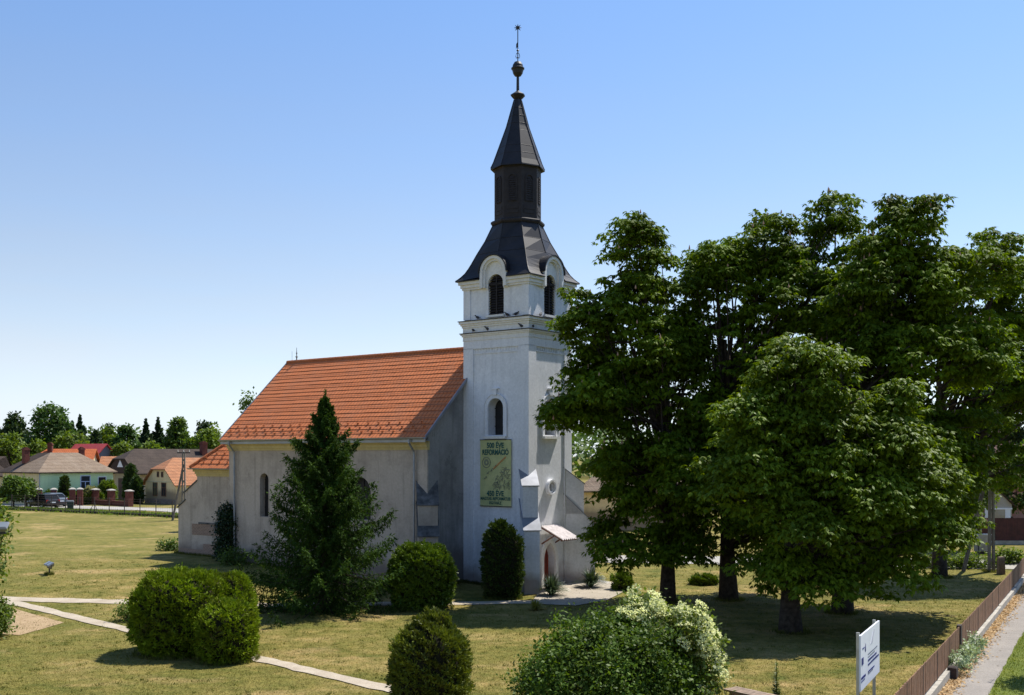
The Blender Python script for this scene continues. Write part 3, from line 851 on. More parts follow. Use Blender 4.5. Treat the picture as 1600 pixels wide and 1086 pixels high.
for xa, za, xb, zb in ((AX0-1.86, 3.39, AX0-1.1, 3.86), (AX0-1.16, 4.32, AX0+.02, 5.02)):
    ec.prism([(xa, AY0-.05, za), (xb, AY0-.05, zb), (xb, AY0-.05, zb+.07), (xa, AY0-.05, za+.07)], Vector((0, 1.02, 0)))
ec.build('buttress_cap', M_capd, eb)

# ---- the hanging banner
bn = thing('banner', 'long yellow green anniversary banner hanging on the shaded tower side', 'banner', CW(-1.965, -.02, 4.05), CA)
m, t, b = new_mat('banner_cloth')
oc_ = obco(t)
c = ramp(t, noise(t, oc_, 1.6, 5), [(.35, (0.40, 0.43, 0.19)), (.65, (0.56, 0.55, 0.25))])
L(t, c, b.inputs['Base Color']); b.inputs['Roughness'].default_value = .7
bmesh_ = MB(); nxx, nzz = 8, 12; vs = []; fs = []
for j in range(nzz+1):
    for i in range(nxx+1):
        vs.append((-.945 + 1.89*i/nxx, -.01 - .012*math.sin(i*1.3+j*.7)*(1-j/nzz), 3.22*j/nzz))
for j in range(nzz):
    for i in range(nxx): a = j*(nxx+1)+i; fs.append((a, a+1, a+nxx+2, a+nxx+1))
bmesh_.add(vs, fs); k0 = len(vs); bmesh_.add([(x, y+.012, z) for x, y, z in vs], [tuple(reversed(f)) for f in fs])
bmesh_.build('cloth', m, bn)
M_ink = plain('dark_green_ink', (0.02, 0.10, 0.085), .7, .1)
M_ink2 = plain('faded_ink', (0.23, 0.24, 0.16), .8, .25); M_ink3 = plain('orange_ink', (0.50, 0.25, 0.09), .8, .3)
def bt(txt, size, z, wt=.0, sx=1.0):
    return lettering(txt, size, M_ink, bn, Matrix.Translation((0, -.033, z)) @ Matrix(((sx,0,0,0),(0,0,-1,0),(0,1,0,0),(0,0,0,1))), 'lettering', wt)
bt('500 ÉVE', .35, 2.83, .012, .88); bt('REFORMÁCIÓ', .35, 2.50, .012, .74)
bt('450 ÉVE', .35, .50, .012, .88); bt('MAGYAR REFORMÁTUS', .21, .30, .007, .82); bt('EGYHÁZ', .19, .10, .006, 1.0)
em = MB()
for r0, r1 in ((.26, .22), (.15, .06)):
    R = [[(-.55 + r*math.cos(a), y, 2.12 + r*1.05*math.sin(a)) for r, y in ((r0, -.03), (r0, -.034), (r1, -.034), (r1, -.03))] for a in [2*math.pi*k/24 for k in range(25)]]
    em.loft(R, False); em.build('faded_emblem', M_ink2, bn); em = MB()
rgb = random.Random(4)
for k in range(130):                      # pale sketch of roofs and trees
    x, z = rgb.uniform(-.15, .88), rgb.uniform(.85, 1.9)
    if (x+.2)*1.1 + .8 < z - .35: continue
    a = rgb.choice((0, math.pi/2, .8, -.8)); l_ = rgb.uniform(.06, .22); wd = .012
    em.prism([(x-math.cos(a)*l_/2+math.sin(a)*wd, -.034, z-math.sin(a)*l_/2-math.cos(a)*wd), (x+math.cos(a)*l_/2+math.sin(a)*wd, -.034, z+math.sin(a)*l_/2-math.cos(a)*wd), (x+math.cos(a)*l_/2-math.sin(a)*wd, -.034, z+math.sin(a)*l_/2+math.cos(a)*wd), (x-math.cos(a)*l_/2-math.sin(a)*wd, -.034, z-math.sin(a)*l_/2+math.cos(a)*wd)], (0, .004, 0))
for k in range(14):
    x, z = rgb.uniform(-.8, .0), 0; z = 1.25 + (x+.8)*.75 + rgb.uniform(-.12, .12)
    em.prism([(x, -.034, z), (x+.1, -.034, z+.05), (x+.06, -.034, z+.09)], (0, .004, 0))
o = em.build('faded_sketch', M_ink2, bn); o['kind'] = 'stuff'
om_ = MB(); om_.prism([(-.1, -.034, 1.78), (.66, -.034, 2.36), (.62, -.034, 2.42), (-.12, -.034, 1.86)], (0, .004, 0)); om_.build('orange_ribbon', M_ink3, bn)
for z in (.0, 3.22): MB().tube([(-.97, -.012, z), (.97, -.012, z)], .018, 6).build('hanging_rod', M_iron, bn)

# ---- pigeons on the ledges
def pigeon_mesh():
    mb = MB(); R = []
    for x, z, rw, rh in ((-.19, .10, .012, .008), (-.12, .105, .03, .018), (-.06, .12, .055, .05), (.0, .135, .068, .068), (.06, .155, .06, .066), (.10, .19, .038, .042), (.125, .225, .032, .034), (.15, .235, .03, .03), (.17, .232, .018, .018), (.195, .222, .005, .005)):
        R.append([(x, rw*math.cos(2*math.pi*k/10), z + rh*math.sin(2*math.pi*k/10)) for k in range(10)])
    return mb.loft(R)
M_pig = plain('dark_grey_feathers', (0.035, 0.035, 0.042), .7, .4, 20)
p0 = None
for i, (face, u, ledge, yaw, lab) in enumerate((
    ('side', -1.05, 13.14, 2.5, 'dark pigeon on the upper tower ledge, left of the louvred window'),
    ('side', .78, 13.14, 3.5, 'pigeon on the upper tower ledge just right of the side louvre'),
    ('side', 1.28, 13.14, .3, 'pigeon on the upper tower ledge nearer the tower corner'),
    ('front', -.95, 13.14, 1.2, 'pigeon on the upper ledge round the corner, facing the trees'),
    ('side', -1.35, 12.54, 2.0, 'pigeon farthest left on the lower tower ledge'),
    ('side', -.45, 12.54, 3.3, 'hunched pigeon in the middle of the lower tower ledge'),
    ('side', 1.6, 12.54, 2.9, 'pigeon on the lower tower ledge just left of the corner'),
    ('front', -1.5, 12.54, 1.9, 'pigeon on the lower ledge just right of the tower corner'))):
    o, d, n = FACES[face]; q = o + d*u + n*(.02 if ledge < 13 else .06); loc = CW(q.x, q.y, ledge)
    if p0 is None:
        p0 = thing('pigeon', lab, 'bird', loc, yaw, 'pigeons perched on the tower ledges')
        bd = pigeon_mesh().build('body', M_pig, p0, True)
        lg_ = MB()
        for s_ in (-.03, .03): lg_.tube([(.01, s_, .10), (.015, s_, .01), (.05, s_, .004)], .007, 5)
        lg_.build('legs', plain('pink_legs', (.25, .08, .07)), p0)
    else: copy_thing(p0, loc, yaw, lab)
# ------------------------------------------------------------------ foliage generators
def unit(v): return v / (np.linalg.norm(v, axis=-1, keepdims=True) + 1e-9)
def sphere_dirs(n, rg, zmin=-1.0):
    z = rg.uniform(zmin, 1, n); a = rg.uniform(0, 2*np.pi, n); r = np.sqrt(1 - z*z)
    return np.column_stack([r*np.cos(a), r*np.sin(a), z])
def diamonds(Pt, D, Nn, Ln, Wd, cup=0.0):
    """one leaf each: base, side, tip, side"""
    S = unit(np.cross(D, Nn)); Nn = unit(np.cross(S, D))
    Ln = np.asarray(Ln).reshape(-1, 1); Wd = np.asarray(Wd).reshape(-1, 1)
    a = Pt; b = Pt + D*Ln*.5 + S*Wd*.5; c = Pt + D*Ln - Nn*Ln*cup; d = Pt + D*Ln*.5 - S*Wd*.5
    return np.stack([a, b, c, d], 1).reshape(-1, 3)
def palmate(S, rg, leaves=6, size=.26, reach=.26):
    """horse-chestnut shoots: a whorl of drooping hand-shaped leaves round every shoot tip"""
    n = len(S); out = []
    base = rg.uniform(0, 6.28, n)
    for k in range(leaves):
        a = base + k*2*np.pi/leaves + rg.normal(0, .25, n)
        r = reach * rg.uniform(.5, 1.25, n)
        c = S + np.column_stack([np.cos(a)*r, np.sin(a)*r, -.25*r + rg.normal(0, .06, n)])
        for da, sz in ((-1.25, .7), (-.6, .92), (0, 1.0), (.6, .92), (1.25, .7)):
            aa = a + da + rg.normal(0, .12, n); pitch = -rg.uniform(.25, 1.2, n)
            D = np.column_stack([np.cos(aa)*np.cos(pitch), np.sin(aa)*np.cos(pitch), np.sin(pitch)])
            Nn = np.column_stack([np.cos(a)*.35 + rg.normal(0, .2, n), np.sin(a)*.35 + rg.normal(0, .2, n), np.ones(n)])
            s_ = size*sz*rg.uniform(.75, 1.2, n)
            out.append(diamonds(c, D, Nn, s_, s_*.42))
    return np.concatenate(out)
def lobe_clusters(lobes, n, rg, zmin=-.8, deep=.45):
    c = np.array([l[0] for l in lobes], float); r = np.array([l[1] for l in lobes], float)
    wgt = (r[:,0]*r[:,2]); wgt = wgt / wgt.sum()
    idx = rg.choice(len(lobes), n, p=wgt)
    d = sphere_dirs(n, rg, zmin)
    rad = 1 - deep * rg.random(n)**1.6
    pts = c[idx] + d * r[idx] * rad[:,None]
    q = np.linalg.norm((pts[:,None,:] - c[None]) / r[None], axis=2)
    q[np.arange(n), idx] = 9
    keep = q.min(1) > .62
    return pts[keep], idx[keep], d[keep]
def tree_wood(name, base, top_z, r0, lobes, clusters, idx, rg, parent, every=3, m=None, fork=.32, twig=.03, thick=99):
    """tapered trunk with root flare, a limb to every lobe, thinner branches to the leaf clusters"""
    mb = MB(); b = Vector(base)
    lean = Vector((rg.normal(0,.15), rg.normal(0,.15), 0))
    tp = []
    for k in range(9):
        f = k/8; tp.append(b + Vector((0,0,-.3)) + lean*f + Vector((.06*math.sin(3*f+b.x), .06*math.cos(4*f), 0)) + Vector((0,0,(top_z - b.z)*f)))
    rr = [r0*(1.3 if k == 0 else 1.04 if k == 1 else 1 - .8*k/8) for k in range(9)]
    mb.tube(tp, rr, 10)
    limb_pts = []
    for j, (c, r) in enumerate(lobes):
        c = Vector(c); f = min(.85, fork + .5*rg.random())
        st = b.lerp(tp[-1], f) if c.z > b.z + (top_z-b.z)*f else b.lerp(tp[-1], max(.2, (c.z - b.z)/(top_z-b.z) - .12))
        mid = st.lerp(c, .5) + Vector((rg.normal(0,.15), rg.normal(0,.15), -.2 + .3*rg.random()))
        end = c + Vector((0,0,r[2]*.55))
        path = [st, st.lerp(mid, .5) + Vector((0,0,.1)), mid, mid.lerp(c, .55), c, c.lerp(end, .5), end]
        rl = r0*.5 if j < thick else r0*.22
        mb.tube(path, [rl, rl*.8, rl*.62, rl*.5, rl*.36, rl*.22, .02], 7) if j < thick else mb.tube(path[:5], [rl, rl*.8, rl*.6, rl*.4, .015], 5)
        limb_pts.append(path)
    for i in range(0, len(clusters), every):
        p = Vector(clusters[i]); path = limb_pts[idx[i]]
        q = min(path[2:], key=lambda v: (v-p).length + (2 if v.z > p.z + .8 else 0))
        md = q.lerp(p, .55) + Vector((rg.normal(0,.12), rg.normal(0,.12), .12))
        mb.tube([q, md, p], [twig*1.7, twig, twig*.35], 4, False)
    return mb.build(name, m or M_bark, parent, True)

def lobes_px(Y, lst):
    """crown masses given as photo pixels (x, y, half width, half height) and metres in depth (offset, half depth)"""
    out = []
    for px, py, rx, rz, dy, ry in lst:
        yy = Y + dy; p = P(px, py, yy); s = yy / F
        out.append((tuple(p), (rx*s, ry, rz*s)))
    return out

LM_chest = leaf_mat('chestnut_leaves', (0.060, 0.108, 0.006), (0.128, 0.182, 0.009), .30, (1.7, 1.7, .2), .6, .45, .10, .4)
LM_chest2 = leaf_mat('bright_chestnut_leaves', (0.074, 0.130, 0.007), (0.150, 0.215, 0.010), .30, (1.6, 1.5, .28), .55, .45, .18, .25)
M_candle = plain('faded_flower_candles', (0.36, 0.22, 0.15), .8, .3, 12)

def chestnut(label, px, gpy, lob, nb, per, r0, top_px, mat, seed, size=.26, candles=True, zmin=-.75, every=4, spread=.64):
    rg = np.random.default_rng(seed)
    b = G(px, gpy); Y = b.y
    main = [(c, (r[0]*.86, r[1]*.86, r[2]*.84)) for c, r in lobes_px(Y, lob)]
    lobes = list(main)
    for c, r in main:                 # smaller masses standing out of the big ones: an uneven outline
        for k in range(5):
            d_ = sphere_dirs(1, rg, -.35)[0]; f = rg.uniform(.3, .46)
            lobes.append((tuple(np.array(c) + d_*np.array(r)*.95), (r[0]*f + .15, r[1]*f + .15, r[2]*f*rg.uniform(.8, 1.3) + .1)))
        for k in range(1):            # upright leading shoots
            d_ = unit(np.array([rg.uniform(-.7, .7), rg.uniform(-.7, .7), .9]))
            lobes.append((tuple(np.array(c) + d_*np.array(r)*1.02), (r[0]*.2 + .12, r[1]*.2 + .12, r[2]*.32 + .15)))
    t_ = thing('chestnut_tree', label, 'tree', (0,0,0), 0, 'chestnut trees beside the church')
    cl, idx, d = lobe_clusters(lobes, nb, rg, zmin)
    n = len(cl)
    S = np.repeat(cl, per, 0)
    r = spread*np.sqrt(rg.random(len(S))); a = rg.uniform(0, 6.28, len(S))
    tn = unit(np.repeat(d, per, 0)*np.array([.42, .42, .2]) + np.array([0, 0, .9]) + rg.normal(0, .22, (len(S), 3)))
    t1 = unit(np.cross(tn, np.array([.3, 1, .1]))); t2 = np.cross(tn, t1)
    S = S + t1*(r*np.cos(a))[:,None] + t2*(r*np.sin(a))[:,None] + tn*(rg.normal(0, .12, len(S)) - .12*r*r)[:,None]
    S = S[S[:,2] > b.z + 1.3]
    quads('crown', palmate(S, rg, 6, size), mat, t_)
    tree_wood('trunk', b, P(px, top_px, Y).z, r0, lobes, cl, idx, rg, t_, every, thick=len(main))
    if candles:
        up = S[(rg.random(len(S)) < .045)]
        mb = MB()
        for p in up[:260]:
            h = rg.uniform(.14, .24); mb.lathe([(.008, .0), (.045, .04), (.03, .6*h), (.006, h)], (p[0], p[1], p[2]+.02), 5)
        if len(up): o = mb.build('flower_candles', M_candle, t_); o['kind'] = 'stuff'
    return t_

# px, py, half-w px, half-h px, depth offset m, half depth m
chestnut('tall chestnut with a loose spiky top, reaching across the church tower', 1042, 940, [
    (1000, 400, 42, 58, 0, 1.6), (1000, 462, 55, 52, 0, 1.9), (985, 535, 95, 75, 0, 3.0), (940, 620, 85, 80, -.3, 2.6), (1040, 610, 85, 90, .8, 3.2), (985, 735, 66, 75, -.5, 2.6), (1085, 700, 60, 70, .2, 2.4), (1075, 850, 60, 40, -.5, 2.4), (1045, 765, 90, 80, -.8, 3.2), (1010, 850, 85, 45, -.6, 3.0), (915, 500, 45, 45, .3, 1.5)],
    760, 8, .32, 560, LM_chest, 11)
chestnut('big chestnut behind the bright one, its twin peaks left of the tallest', 1140, 937, [
    (1195, 390, 55, 62, 0, 1.9), (1120, 440, 60, 55, 0, 2.0), (1305, 400, 48, 88, .6, 1.7), (1240, 480, 100, 85, .5, 3.2), (1130, 550, 90, 80, .3, 3.0), (1270, 600, 90, 80, 1.5, 3.0), (1150, 690, 90, 90, .6, 3.2), (1200, 610, 70, 70, .8, 2.8), (1195, 830, 60, 55, .5, 2.6), (1140, 800, 90, 65, .2, 3.0)],
    860, 8, .38, 520, LM_chest, 12)
chestnut('tallest chestnut of the row, right of the bright low one', 1315, 958, [
    (1415, 365, 48, 58, 0, 1.6), (1390, 450, 85, 75, 0, 2.6), (1480, 440, 75, 65, .5, 2.4), (1440, 560, 110, 95, .3, 3.4), (1360, 560, 70, 80, .6, 2.6), (1430, 690, 110, 90, .2, 3.2), (1340, 490, 60, 70, .8, 2.2), (1500, 560, 60, 70, .6, 2.6), (1320, 690, 70, 80, .5, 2.6), (1330, 860, 80, 45, .3, 2.6), (1380, 800, 110, 75, -.2, 3.0), (1480, 780, 50, 70, .2, 1.8)],
    950, 8, .38, 520, LM_chest, 13)
chestnut('chestnut at the right edge of the row, partly cut off by the picture', 1470, 902, [
    (1560, 410, 38, 55, 0, 2.0), (1540, 500, 75, 75, 0, 3.2), (1610, 480, 50, 80, 0, 2.6), (1560, 600, 70, 75, 0, 3.2), (1520, 690, 45, 60, 0, 2.6), (1640, 590, 60, 70, 0, 2.6), (1590, 540, 60, 70, .4, 2.8), (1580, 645, 55, 50, .4, 2.6), (1560, 740, 40, 50, 0, 2.0)],
    560, 8, .34, 520, LM_chest, 14, .24, True, -.55)
chestnut('lower bright green chestnut standing in front of the other chestnuts', 1238, 988, [
    (1255, 590, 65, 70, 0, 1.8), (1190, 660, 65, 65, -.2, 2.0), (1290, 690, 78, 66, -.4, 2.4), (1392, 672, 58, 66, 0, 2.0), (1180, 770, 75, 75, -.3, 2.4), (1290, 800, 95, 80, -.6, 2.8), (1400, 780, 75, 85, -.2, 2.3), (1265, 895, 90, 42, -.3, 2.4), (1390, 885, 75, 45, 0, 2.0), (1330, 905, 80, 35, -.2, 2.2), (1450, 735, 40, 52, .5, 1.5), (1435, 840, 50, 48, .3, 1.6), (1215, 610, 50, 60, .2, 1.6)],
    860, 8, .38, 650, LM_chest2, 15, .23, False, -.6)

def broad_tree(label, px, Y, top, wpx, mat, seed, gpy=None, name='broadleaf_tree', nb=90, per=14, lf=.45, zfrac=.25, group=None, jag=.35, nl=7, trunk=.2, hz=1.0):
    """background broadleaf tree: uneven crown of several masses"""
    rg = np.random.default_rng(seed)
    b = at(px, Y); H_ = P(px, top, Y).z - b.z; W_ = wpx / F * Y
    t_ = thing(name, label, 'tree', (0,0,0), 0, group)
    lobes = []
    for k in range(nl):
        a = 6.28*k/nl + rg.uniform(-.4, .4); f = rg.uniform(zfrac+.12, .78); rr_ = W_*(.5-.22*jag)*rg.uniform(.5, .75)
        rad = (W_/2 - rr_) * (1.0 if f < .65 else .6)
        lobes.append(((b.x + math.cos(a)*rad, b.y + math.sin(a)*rad, b.z + H_*f), (rr_, rr_, min(H_*.24, rr_*1.1)*hz)))
    lobes.append(((b.x + rg.normal(0, W_*.05), b.y, b.z + H_*.78), (W_*.28, W_*.28, H_*.22)))
    lobes.append(((b.x, b.y, b.z + H_*(.5+zfrac/2)), (W_*.36, W_*.36, H_*(.42-zfrac*.4))))
    cl, idx, d = lobe_clusters(lobes, int(nb*1.9), rg, -.9, .45)
    per = int(per*1.7); lf = lf*.8
    S = np.repeat(cl, per, 0) + rg.normal(0, 1, (len(cl)*per, 3)) * np.array([1, 1, .6]) * max(.25, W_*.05)
    D = unit(rg.normal(0, 1, (len(S), 3)) + np.array([0, 0, -.2])); Nn = unit(rg.normal(0, .6, (len(S), 3)) + np.array([0, 0, 1.0]))
    s_ = lf*rg.uniform(.6, 1.3, len(S))
    quads('crown', diamonds(S, D, Nn, s_, s_*.6), mat, t_)
    tree_wood('trunk', b, b.z + H_*.7, max(.05, trunk), lobes, cl, idx, rg, t_, 6, None, .3, .025)
    return t_

LM_oak = leaf_mat('oak_leaves', (0.042, 0.092, 0.018), (0.065, 0.12, 0.024), .3, (1.4, 1.4, .5), .6, .25, .3, .3)
LM_dk = leaf_mat('dark_broad_leaves', (0.030, 0.062, 0.018), (0.048, 0.082, 0.022), .25, (1.4, 1.4, .5), .6, .25, .3, .3)
LM_lt = leaf_mat('light_broad_leaves', (0.095, 0.15, 0.016), (0.14, 0.195, 0.026), .35, (1.4, 1.4, .4), .6, .25, .3, .25)
LM_md = leaf_mat('mid_broad_leaves', (0.065, 0.115, 0.018), (0.095, 0.15, 0.026), .35, (1.4, 1.4, .4), .6, .25, .3, .25)
LM_spr = leaf_mat('far_spruce_needles', (0.026, 0.056, 0.022), (0.042, 0.075, 0.028), .15, (1.2, 1.3, .6), .7, .4, .2, .3)
g_bg = 'trees beyond the village houses'
for i, (lab, px, Y, top, wpx, mt, kw) in enumerate((
    ('tall rounded oak rising highest over the far houses', 74, 165, 628, 84, LM_oak, dict(nb=190, per=20, lf=.7, trunk=.45)),
    ('dark dense tree just left of the tall oak', 22, 172, 646, 52, LM_dk, dict(nb=120, per=18, lf=.7)),
    ('yellowish tree at the left picture edge beyond the houses', -8, 180, 657, 40, LM_lt, dict(nb=80, lf=.7)),
    ('light green spreading tree over the orange roof, at the left picture edge', 14, 150, 675, 74, LM_lt, dict(nb=120, per=16, lf=.6)),
    ('small light green tree below the tall oak', 64, 152, 684, 44, LM_lt, dict(nb=80, lf=.6)),
    ('wide light green tree behind the red roof', 112, 156, 672, 72, LM_lt, dict(nb=130, per=16, lf=.6)),
    ('narrow dark tree right of the red roof', 150, 178, 669, 22, LM_dk, dict(nb=60, lf=.7)),
    ('pale green tree behind the slender dark one', 167, 185, 667, 40, LM_lt, dict(nb=90, lf=.7)),
    ('bluish green round tree right of the grey gable', 197, 172, 663, 46, LM_oak, dict(nb=120, per=16, lf=.7)),
    ('low bright tree over the dark house ridge', 192, 150, 688, 42, LM_lt, dict(nb=80, lf=.6)),
    ('low bushy tree behind the dark house chimney side', 238, 148, 690, 56, LM_lt, dict(nb=90, lf=.6)),
    ('tall mid green tree right of the two spruces', 275, 175, 653, 44, LM_md, dict(nb=130, per=16, lf=.7)),
    ('olive tree close to the church roof edge', 306, 168, 676, 40, LM_md, dict(nb=90, per=16, lf=.7)),
    ('bright broad tree beside the church roof edge', 326, 150, 662, 60, LM_lt, dict(nb=130, per=18, lf=.6)),
    ('dark tree peeping over the bright one by the church roof', 322, 190, 654, 40, LM_dk, dict(nb=100, per=16, lf=.7)),
    ('dark round treetop far off, alone on the skyline', 173, 230, 661, 13, LM_dk, dict(nb=50, lf=.8)),
    ('thin tree whose twigs show over the nave roof verge', 388, 84, 609, 40, LM_md, dict(nb=70, lf=.32, trunk=.12)))):
    broad_tree(lab, px, Y, top, wpx, mt, 40+i, group=g_bg, **kw)
g_rb = 'trees beyond the street on the right'
for i, (lab, px, Y, top, wpx, mt, kw) in enumerate((
    ('dark evergreen-looking tree behind the red roofed house at right', 1590, 112, 560, 150, LM_dk, dict(nb=240, per=22, lf=.6)),
    ('tree beyond the street behind the tallest chestnut', 1450, 105, 640, 150, LM_dk, dict(nb=200, per=20, lf=.6)),
    ('tree beyond the street behind the bright chestnut', 1310, 110, 650, 150, LM_dk, dict(nb=200, per=20, lf=.6)),
    ('tree beyond the street behind the twin-peaked chestnut', 1170, 112, 660, 150, LM_md, dict(nb=200, per=20, lf=.6)),
    ('tree beyond the street behind the spiky chestnut', 1050, 108, 670, 120, LM_md, dict(nb=180, per=20, lf=.6)),
    ('young walnut beside the pale house gable', 1505, 68, 690, 95, LM_lt, dict(nb=170, per=20, lf=.34, trunk=.12)),
    ('leafy tree arching over the brick house wall', 1612, 82, 690, 105, LM_md, dict(nb=200, per=18, lf=.34)))):
    broad_tree(lab, px, Y, top, wpx, mt, 80+i, group=g_rb, **kw)
# a street tree right outside the frame: its shade lies on the pavement
broad_tree('street tree standing on the grass verge beside the pavement', 1760, 33.2, 560, 165, LM_md, 99, nb=220, per=18, lf=.2, trunk=.14, zfrac=.5)

def spruce(label, base, H_, R_, nbr, mat, seed, seg=10, nd=.17, nw=.05, low=.07, name='spruce_tree', group=None, pw=.85, tw=.5, whorls=0):
    """whorled drooping branches hung with needle sprays"""
    rg = np.random.default_rng(seed); b = Vector(base)
    t_ = thing(name, label, 'tree', (0,0,0), 0, group)
    wood = MB(); wood.tube([b + Vector((0,0,-.2)), b + Vector((0,0,H_*.5)), b + Vector((0,0,H_*1.02))], [H_*.022, H_*.012, .012], 8)
    Vs = []
    for i in range(nbr):
        f = low + (1-low) * (i + rg.random()) / nbr; f = 1 - (1-f)**1.0
        f = (round(f*whorls) + rg.normal(0, .12))/whorls if whorls and f < .84 else f; f = min(.995, max(.02, f))
        z = H_*f; a = i*2.399 + rg.normal(0, .3)
        ln_ = (R_*(1-f)**pw + .06) * rg.uniform(.6, 1.14) * (.8 if f > .8 else 1)
        dirh = np.array([math.cos(a), math.sin(a), 0.0])
        t = np.linspace(0, 1, seg)
        droop = .30*ln_*(1-f*.9); rise = .35*f
        ax = np.array(b)[None] + np.array([0,0,z])[None] + dirh[None]*(ln_*t)[:,None] + np.array([0,0,1.0])[None]*((rise*ln_*t) - droop*np.sin(t*1.9) + .18*ln_*t**3)[:,None]
        if i % 2 == 0 or f < .5: wood.tube([tuple(v) for v in ax[::3]], list(np.linspace(.035*(1-f)+.01, .006, len(ax[::3]))), 4, False)
        side = np.array([-dirh[1], dirh[0], 0])
        for j in range(1, seg):
            tw_len = tw*(.3 + .9*(1-t[j]))*min(1, ln_/2.0) + .05
            for sgn in (-1, 1, 0):
                n_ = 9 if sgn else 6
                sdir = unit(side*sgn*.85 + dirh*.55 + np.array([0,0,-.55 - .4*rg.random()])) if sgn else unit(dirh*.7 + np.array([0,0,.25]))
                s_ = np.linspace(.05, 1, n_)[:,None]
                p = ax[j][None] + sdir[None]*s_*tw_len*rg.uniform(.7, 1.2) + np.array([0,0,-.22])[None]*s_**2*tw_len + rg.normal(0, .025, (n_,3))
                for rep in range(2):
                    D = unit(sdir[None]*.8 + rg.normal(0, .55, (n_,3)) + np.array([0,0,-.15]))
                    Vs.append(diamonds(p, D, unit(rg.normal(0,.7,(n_,3)) + np.array([0,0,1.0])), nd*rg.uniform(.6,1.25,n_)*min(1, .5+ln_/2.5), nw))
    n_ = 60; zz = np.linspace(H_*.955, H_*1.03, n_); p = np.column_stack([np.full(n_, b.x), np.full(n_, b.y), b.z + zz])     # the leader
    Vs.append(diamonds(p, unit(rg.normal(0,.5,(n_,3)) + np.array([0,0,.9])), unit(rg.normal(0,1,(n_,3))), nd*.8, nw))
    quads('needles', np.concatenate(Vs), mat, t_)
    wood.build('trunk', M_bark, t_)
    return t_
LM_spruce = leaf_mat('spruce_needles', (0.018, 0.045, 0.008), (0.050, 0.088, 0.013), .2, (1.5, 1.5, .5), .65, .9, .05, .4)
sb = G(508, 955)
spruce('dark drooping spruce on the lawn in front of the nave wall', sb, P(506, 621, sb.y).z - sb.z, 4.25, 190, LM_spruce, 5, 12, .17, .05, .05, 'spruce_tree', None, .95, .7, 24)
for i, (lab, px, Y, top, R_) in enumerate((('pointed spruce on the skyline right of the tall oak', 125, 190, 653, 4.2), ('slim spruce left of the pair beyond the dark roof', 228, 180, 659, 3.8), ('broader spruce right of the pair beyond the dark roof', 247, 182, 657, 4.6), ('spruce half hidden between the oak and the pointed one', 113, 196, 662, 3.6))):
    b_ = at(px, Y); spruce(lab, b_, P(px, top, Y).z - b_.z, R_, 60, LM_spr, 20+i, 6, .55, .25, .1, 'spruce_tree', 'spruces beyond the village houses', 1.1, .9)

